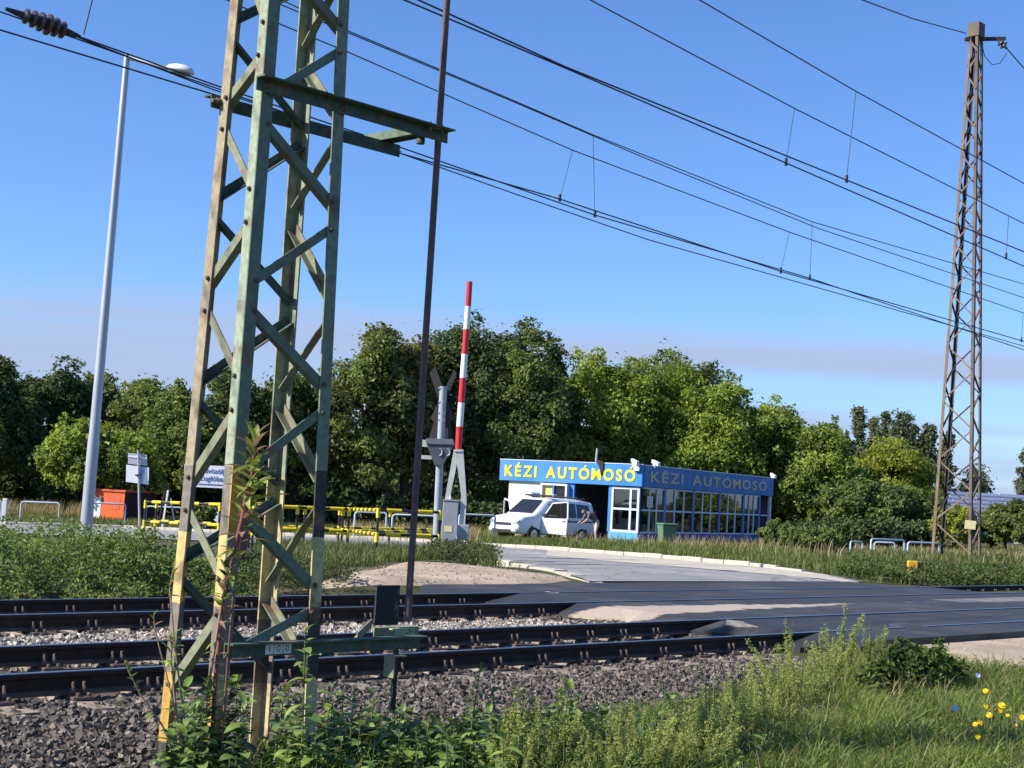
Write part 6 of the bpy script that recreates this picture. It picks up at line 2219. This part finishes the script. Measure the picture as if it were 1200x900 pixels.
def leafy_weed(loc, h, label, group, seed, leaves=WL, stem_m=M_STEM, n=None, size=1.0, name='leafy_weed', lean=(0, 0), tuft=True):
    r = random.Random(seed)
    root = empty(name, label, 'plant', loc, r.uniform(0, 6.28), group)
    lx, ly = lean[0] + r.uniform(-.08, .08), lean[1] + r.uniform(-.08, .08)
    MB().tube([(0, 0, -0.05), (lx * h * .4, ly * h * .4, h * .5), (lx * h, ly * h, h)], [0.006, 0.005, 0.0025], 6).build('stem', stem_m, root)
    n = n or int(7 + h * 14)
    for i in range(n):
        t = 0.18 + 0.82 * (i + .5) / n
        a = i * 2.4 + r.uniform(-.4, .4)
        k = size * (1.15 - 0.55 * t) * r.uniform(.8, 1.2)
        inst('leaf', r.choice(leaves), root, (lx * h * t * t, ly * h * t * t, h * t), (r.uniform(-.3, .3), r.uniform(-.55, .25) - (0.5 if t > .9 and tuft else 0), a), (k, k, k))
    return root
rr = random.Random(3)
GW = 'nettle-like weeds along the bottom edge'
spots = []
for i in range(118):
    px = rr.uniform(325, 800) if i < 74 else rr.uniform(325, 640)
    py = rr.uniform(872, 945) - (30 if px > 650 else 0) * rr.random()
    spots.append((px, py))
for i, (px, py) in enumerate(spots):
    p = gnd(px, py)
    leafy_weed(p, rr.uniform(0.18, 0.42), 'broad-leaved green weed in the row along the bottom edge', GW, 100 + i, size=rr.uniform(1.0, 1.5))
for i in range(46):
    p = gnd(rr.uniform(600, 930), rr.uniform(880, 950))
    leafy_weed(p, rr.uniform(0.14, 0.30), 'small broad-leaved weed mixed between the feathery weeds', 'small weeds among the feathery weeds', 600 + i, size=rr.uniform(.6, 1.1))
p = gnd(352, 930)
leafy_weed(p, 0.92, 'tall leafy weed growing in front of the mast right leg', None, 301, size=1.35, n=26)
p = gnd(408, 905)
leafy_weed(p, 0.46, 'leafy weed with big leaves just right of the mast', None, 302, size=1.3, n=14)
p = gnd(545, 915)
leafy_weed(p, 0.72, 'tallest single weed standing before the ballast in the middle', None, 303, size=0.8, n=24)
# dark leafy base round the mast foot and saplings climbing it
MLD = [leafcol('dark_leaf', (0.040, 0.062, 0.022)), leafcol('yellowish_leaf', (0.30, 0.33, 0.075)), leafcol('tan_leaf', (0.34, 0.21, 0.12)), leafcol('fresh_leaf', (0.20, 0.28, 0.05))]
DL = [leaf_mesh('leaf', 0.09, 0.05, MLD[0]), leaf_mesh('leaf', 0.08, 0.045, ML[2])]
YLf = [leaf_mesh('leaf', 0.135, 0.042, MLD[1], .35, .1, False), leaf_mesh('leaf', 0.115, 0.038, MLD[3], .35, .15, False), leaf_mesh('leaf', 0.12, 0.038, MLD[2], .35, .35, False)]
for i in range(16):
    p = gnd(rr.uniform(192, 282), rr.uniform(902, 950))
    leafy_weed(p, rr.uniform(0.25, 0.62), 'dark leafy weed crowding the foot of the mast', 'dark weeds at the mast foot', 400 + i, leaves=DL + [WL[0]], n=30, size=1.35)
def sapling(label, pts_px, Y, r0, r1, tuft, stem_m, nl_along=6, lv=YLf, size=1.0, seed=0):
    """thin woody shoot through photo points at depth Y, leaf tuft on top"""
    r = random.Random(seed)
    P = [at(x, y, Y + dy) for x, y, dy in pts_px]
    root = empty('sapling', label, 'sapling', P[0])
    k = len(P)
    MB().tube(P, [r0 + (r1 - r0) * i / (k - 1) for i in range(k)], 7).build('stem', stem_m, root, P[0])
    e = P[-1] - P[0]
    for i in range(tuft):
        t = i / max(tuft - 1, 1)
        a = i * 2.399 + r.uniform(-.3, .3)
        d = (P[-1] - P[-2]).normalized()
        q = e - d * 0.16 * size * (1 - t) * 1.6
        s = size * r.uniform(.8, 1.2) * (1.1 - .3 * t)
        inst('leaf', r.choice(lv), root, q, (r.uniform(-.3, .3), -0.25 - 0.75 * t + r.uniform(-.2, .2), a), (s, s, s))
    for i in range(nl_along):
        t = r.uniform(.25, .95)
        j = min(int(t * (k - 1)), k - 2)
        q = P[j].lerp(P[j + 1], t * (k - 1) - j) - P[0]
        s = size * r.uniform(.45, .85)
        inst('leaf', r.choice(lv), root, q, (r.uniform(-.6, .6), r.uniform(-.6, .7), r.uniform(0, 6.28)), (s, s, s))
    return root
Yv = 8.75
sapling('reddish sapling climbing the front mast leg with a yellow green tuft', [(246, 905, 0), (252, 800, -.02), (262, 700, .0), (276, 640, .02), (290, 590, .05), (297, 545, .06), (299, 515, .06)], Yv, .013, .010, 22, M_REDSTEM, 30, lv=YLf[:2] + YLf[:2] + [YLf[2]], size=1.45, seed=1)
sapling('second shoot with yellow leaves just below the top tuft', [(276, 640, .02), (284, 610, .0), (289, 585, -.02), (291, 570, -.03)], Yv, .016, .018, 14, M_REDSTEM, 8, size=1.3, seed=12)
sapling('sapling with brown drooping leaves between the two left mast legs', [(232, 905, -.05), (245, 800, -.05), (258, 720, -.04), (266, 665, -.03)], Yv, .010, .006, 16, M_TANSTEM, 26, lv=[YLf[2], YLf[1], DL[0]], size=.95, seed=2)
sapling('short leafy shoot in front of the left mast leg at rail height', [(214, 905, -.1), (206, 830, -.1), (200, 770, -.1), (203, 745, -.1)], Yv, .008, .005, 9, M_TANSTEM, 6, lv=[YLf[1], ML and WL[1]], size=.8, seed=3)
sapling('thin bent shoot leaning out left of the mast', [(215, 905, -.1), (190, 850, -.15), (165, 815, -.2), (150, 785, -.2)], Yv, .007, .004, 8, M_TANSTEM, 14, lv=[DL[0], DL[1], YLf[1]], size=.62, seed=4)
sapling('small shoot touching the left mast leg above the far rail', [(225, 905, -.06), (205, 760, -.1), (199, 690, -.1), (203, 668, -.1)], Yv, .006, .004, 7, M_TANSTEM, 3, size=.6, seed=5)
sapling('thin wavy shoot left of the mast before the pale ballast', [(222, 905, -.1), (195, 790, -.14), (182, 740, -.16), (180, 722, -.16)], Yv, .005, .003, 6, M_TANSTEM, 3, lv=[YLf[1], YLf[2]], size=.55, seed=6)
sapling('red stem hugging the front mast leg', [(258, 905, -.06), (262, 840, -.08), (268, 760, -.08), (274, 690, -.05)], Yv, .008, .005, 3, M_REDSTEM, 18, lv=[DL[0], YLf[2], DL[1]], size=.6, seed=7)

# mugwort: pale yellow green feathery spikes
MUG = leaf_mat('mugwort', 0.6, 0.3, 0.2)
mug_me = []
rng = np.random.default_rng(21)
for v_ in range(6):
    H = 0.5 + 0.06 * v_
    VV, FF, TT = [], [], []
    o_ = 0
    for sidx in range(9):
        ang = rng.uniform(0, 6.28)
        hh = H * (1.0 if sidx == 0 else rng.uniform(0.35, 0.9))
        lean_ = rng.uniform(0.02, 0.2) if sidx == 0 else rng.uniform(0.15, 0.65)
        n = int(230 * hh / H)
        t = rng.uniform(0.12, 1, n)
        c = np.stack([np.cos(ang) * lean_ * hh * t, np.sin(ang) * lean_ * hh * t, hh * t * (1 - .25 * lean_)], 1)
        rad = 0.065 * (1.05 - t) ** 0.7 + 0.010
        q = nrm(rng.normal(size=(n, 3)))
        P = c + q * (rad * rng.uniform(0.0, 1, n))[:, None]
        V, F = leaf_arrays(P, q + np.array([0, 0, .6]), rng.uniform(.014, .034, n), 0.42, rng)
        u_ = np.clip(t * .7 + rng.normal(.1, .2, n), 0, 1)[:, None]
        tn = np.array((0.11, 0.16, 0.04)) * (1 - u_) + np.array((0.42, 0.44, 0.14)) * u_
        VV.append(V); FF.append(F + o_); TT.append(np.repeat(tn, 4, axis=0))
        o_ += len(V)
    fol = np_mesh('foliage', np.concatenate(VV), np.concatenate(FF), MUG, np.concatenate(TT))
    sm_o = MB().tube([(0, 0, -.05), (0, 0.01, H * .5), (0.02, 0, H * .95)], [.006, .005, .002], 5).build('stem', M_STEM)
    sme = sm_o.data
    bpy.data.objects.remove(sm_o)
    mug_me.append((fol, sme))
GM = 'yellowish feathery weeds beside the near ballast'
def mug(px, py, k):
    p = gnd(px, py)
    root = empty('feathery_weed', 'pale yellow green feathery weed in the band beside the near ballast', 'plant', p, rr.uniform(0, 6.28), GM)
    f, s = rr.choice(mug_me)
    inst('foliage', f, root, scale=(k, k, k))
    inst('stem', s, root, scale=(k, k, k))
for i in range(112):
    t = rr.random()
    # band from bottom middle up to the crossing edge
    px = 590 + 430 * t + rr.gauss(0, 10)
    py = float(np.interp(px, [580, 700, 780, 850, 900, 940, 980, 1040], [935, 925, 912, 890, 860, 834, 806, 790])) + rr.uniform(-12, 22)
    mug(px, py, rr.uniform(0.38, 0.66) if px < 800 and rr.random() < .8 else rr.uniform(0.45, 0.95))
for px, py, k in [(607, 925, 1.25), (650, 915, 1.1), (672, 900, 1.0), (960, 802, 1.0), (985, 792, 1.1), (1000, 788, .9), (925, 828, 1.0), (895, 838, 1.0)]:
    mug(px, py, k)
# the darker bushy weed at the right end of the band
tree('bushy_weed', 'dark green bushy weed at the dirt edge, right of the feathery weeds', 1085, 14.6, 748, 44, (0.05, 0.08, 0.02), (0.13, 0.19, 0.045), 2600, 0.055, 0.0, 40, seed=61, cat='plant', trunk=False, clr=0.3, low=-1.0)
tree('bushy_weed', 'green bushy weed between the feathery weeds and the dirt', 1040, 14.0, 775, 34, (0.05, 0.08, 0.02), (0.16, 0.21, 0.05), 1800, 0.05, 0.0, 32, seed=62, cat='plant', trunk=False, clr=0.3, low=-1.0)

# flowers
M_YFL = mat('yellow_petal', (0.85, 0.56, 0.01), 0.55, 0.1, 30)
M_OFL = mat('orange_petal', (0.85, 0.36, 0.01), 0.55, 0.1, 30)
M_BFL = mat('chicory_petal', (0.45, 0.48, 0.80), 0.55, 0.1, 30)
def petal_head(m, R, n, rings=2):
    mb = MB()
    for r_ in range(rings):
        for i in range(n):
            a = 6.283 * (i + .5 * r_) / n
            k = R * (1 - .33 * r_)
            d = Vector((math.cos(a), math.sin(a), .15 + .35 * r_))
            e = Vector((-math.sin(a), math.cos(a), 0)) * k * .26
            o = Vector((0, 0, .004 * r_))
            mb.add([o, o + d * k * .6 + e, o + d * k + Vector((0, 0, .02 * k)), o + d * k * .6 - e], [(0, 1, 2, 3)])
    mb.lathe([(R * .28, -.002), (R * .30, R * .16), (R * .12, R * .26)], 8)
    o = mb.build('flower_head', m)
    me = o.data
    bpy.data.objects.remove(o)
    return me
HY, HO, HB = petal_head(M_YFL, .034, 14, 3), petal_head(M_OFL, .042, 14, 3), petal_head(M_BFL, .034, 12, 2)
def flower(px, py, Y, me, label, group, kind, k=1.0):
    hd = at(px, py, Y)
    b = Vector((hd.x + rr.uniform(-.05, .05), hd.y + .04, 0))
    b.z = zgf(b.x, b.y)
    root = empty(kind, label, 'flower', b, 0, group)
    d = hd - b
    MB().tube([(0, 0, -.02), d * .5 + Vector((.01, 0, .02)), d], [.004, .003, .0022], 5).build('stem', M_STEM, root)
    h = inst('flower_head', me, root, d, (rr.uniform(.5, 1.0), rr.uniform(-.4, .4), rr.uniform(-.5, .5)), (k * .8, k * .8, k * .8))
    for i in range(3):
        s = rr.uniform(.35, .6)
        inst('leaf', WL[3], root, d * rr.uniform(.1, .5), (0, rr.uniform(-.6, .1), rr.uniform(0, 6.28)), (s, s, s))
GY = 'yellow flowers in the grass at the right'
for px, py, k, lab in [(1155, 810, .85, 'highest yellow flower in the right grass'), (1155, 828, .95, 'yellow flower in the upper left of the flower clump'), (1174, 827, 1.1, 'largest yellow flower at the upper right of the clump'), (1172, 833, .8, 'yellow flower just under the largest one'), (1159, 838, .9, 'yellow flower in the centre of the clump'),
                       (1148, 847, 1.0, 'left flower of the low yellow pair'), (1143, 849, .8, 'outermost left yellow flower of the low pair'), (1146, 864, .8, 'lowest yellow flower in the right grass'), (1181, 838, .6, 'small yellow flower right of the clump'), (1198, 841, .9, 'yellow flower at the right picture edge'), (1110, 838, .45, 'tiny yellow flower left of the clump'), (1191, 850, .5, 'small low yellow flower near the right edge')]:
    flower(px, py, 10.6, HY, lab, GY, 'yellow_flower', k)
flower(1119, 830, 10.8, HB, 'blue chicory flower left of the yellow clump', None, 'blue_flower', 1.0)
flower(1146, 792, 12.4, HB, 'blue chicory flower above the yellow clump near the dirt', None, 'blue_flower', 1.0)
flower(573, 896, 9.2, HO, 'orange yellow flower at the bottom edge in the middle', None, 'orange_flower', 1.1)
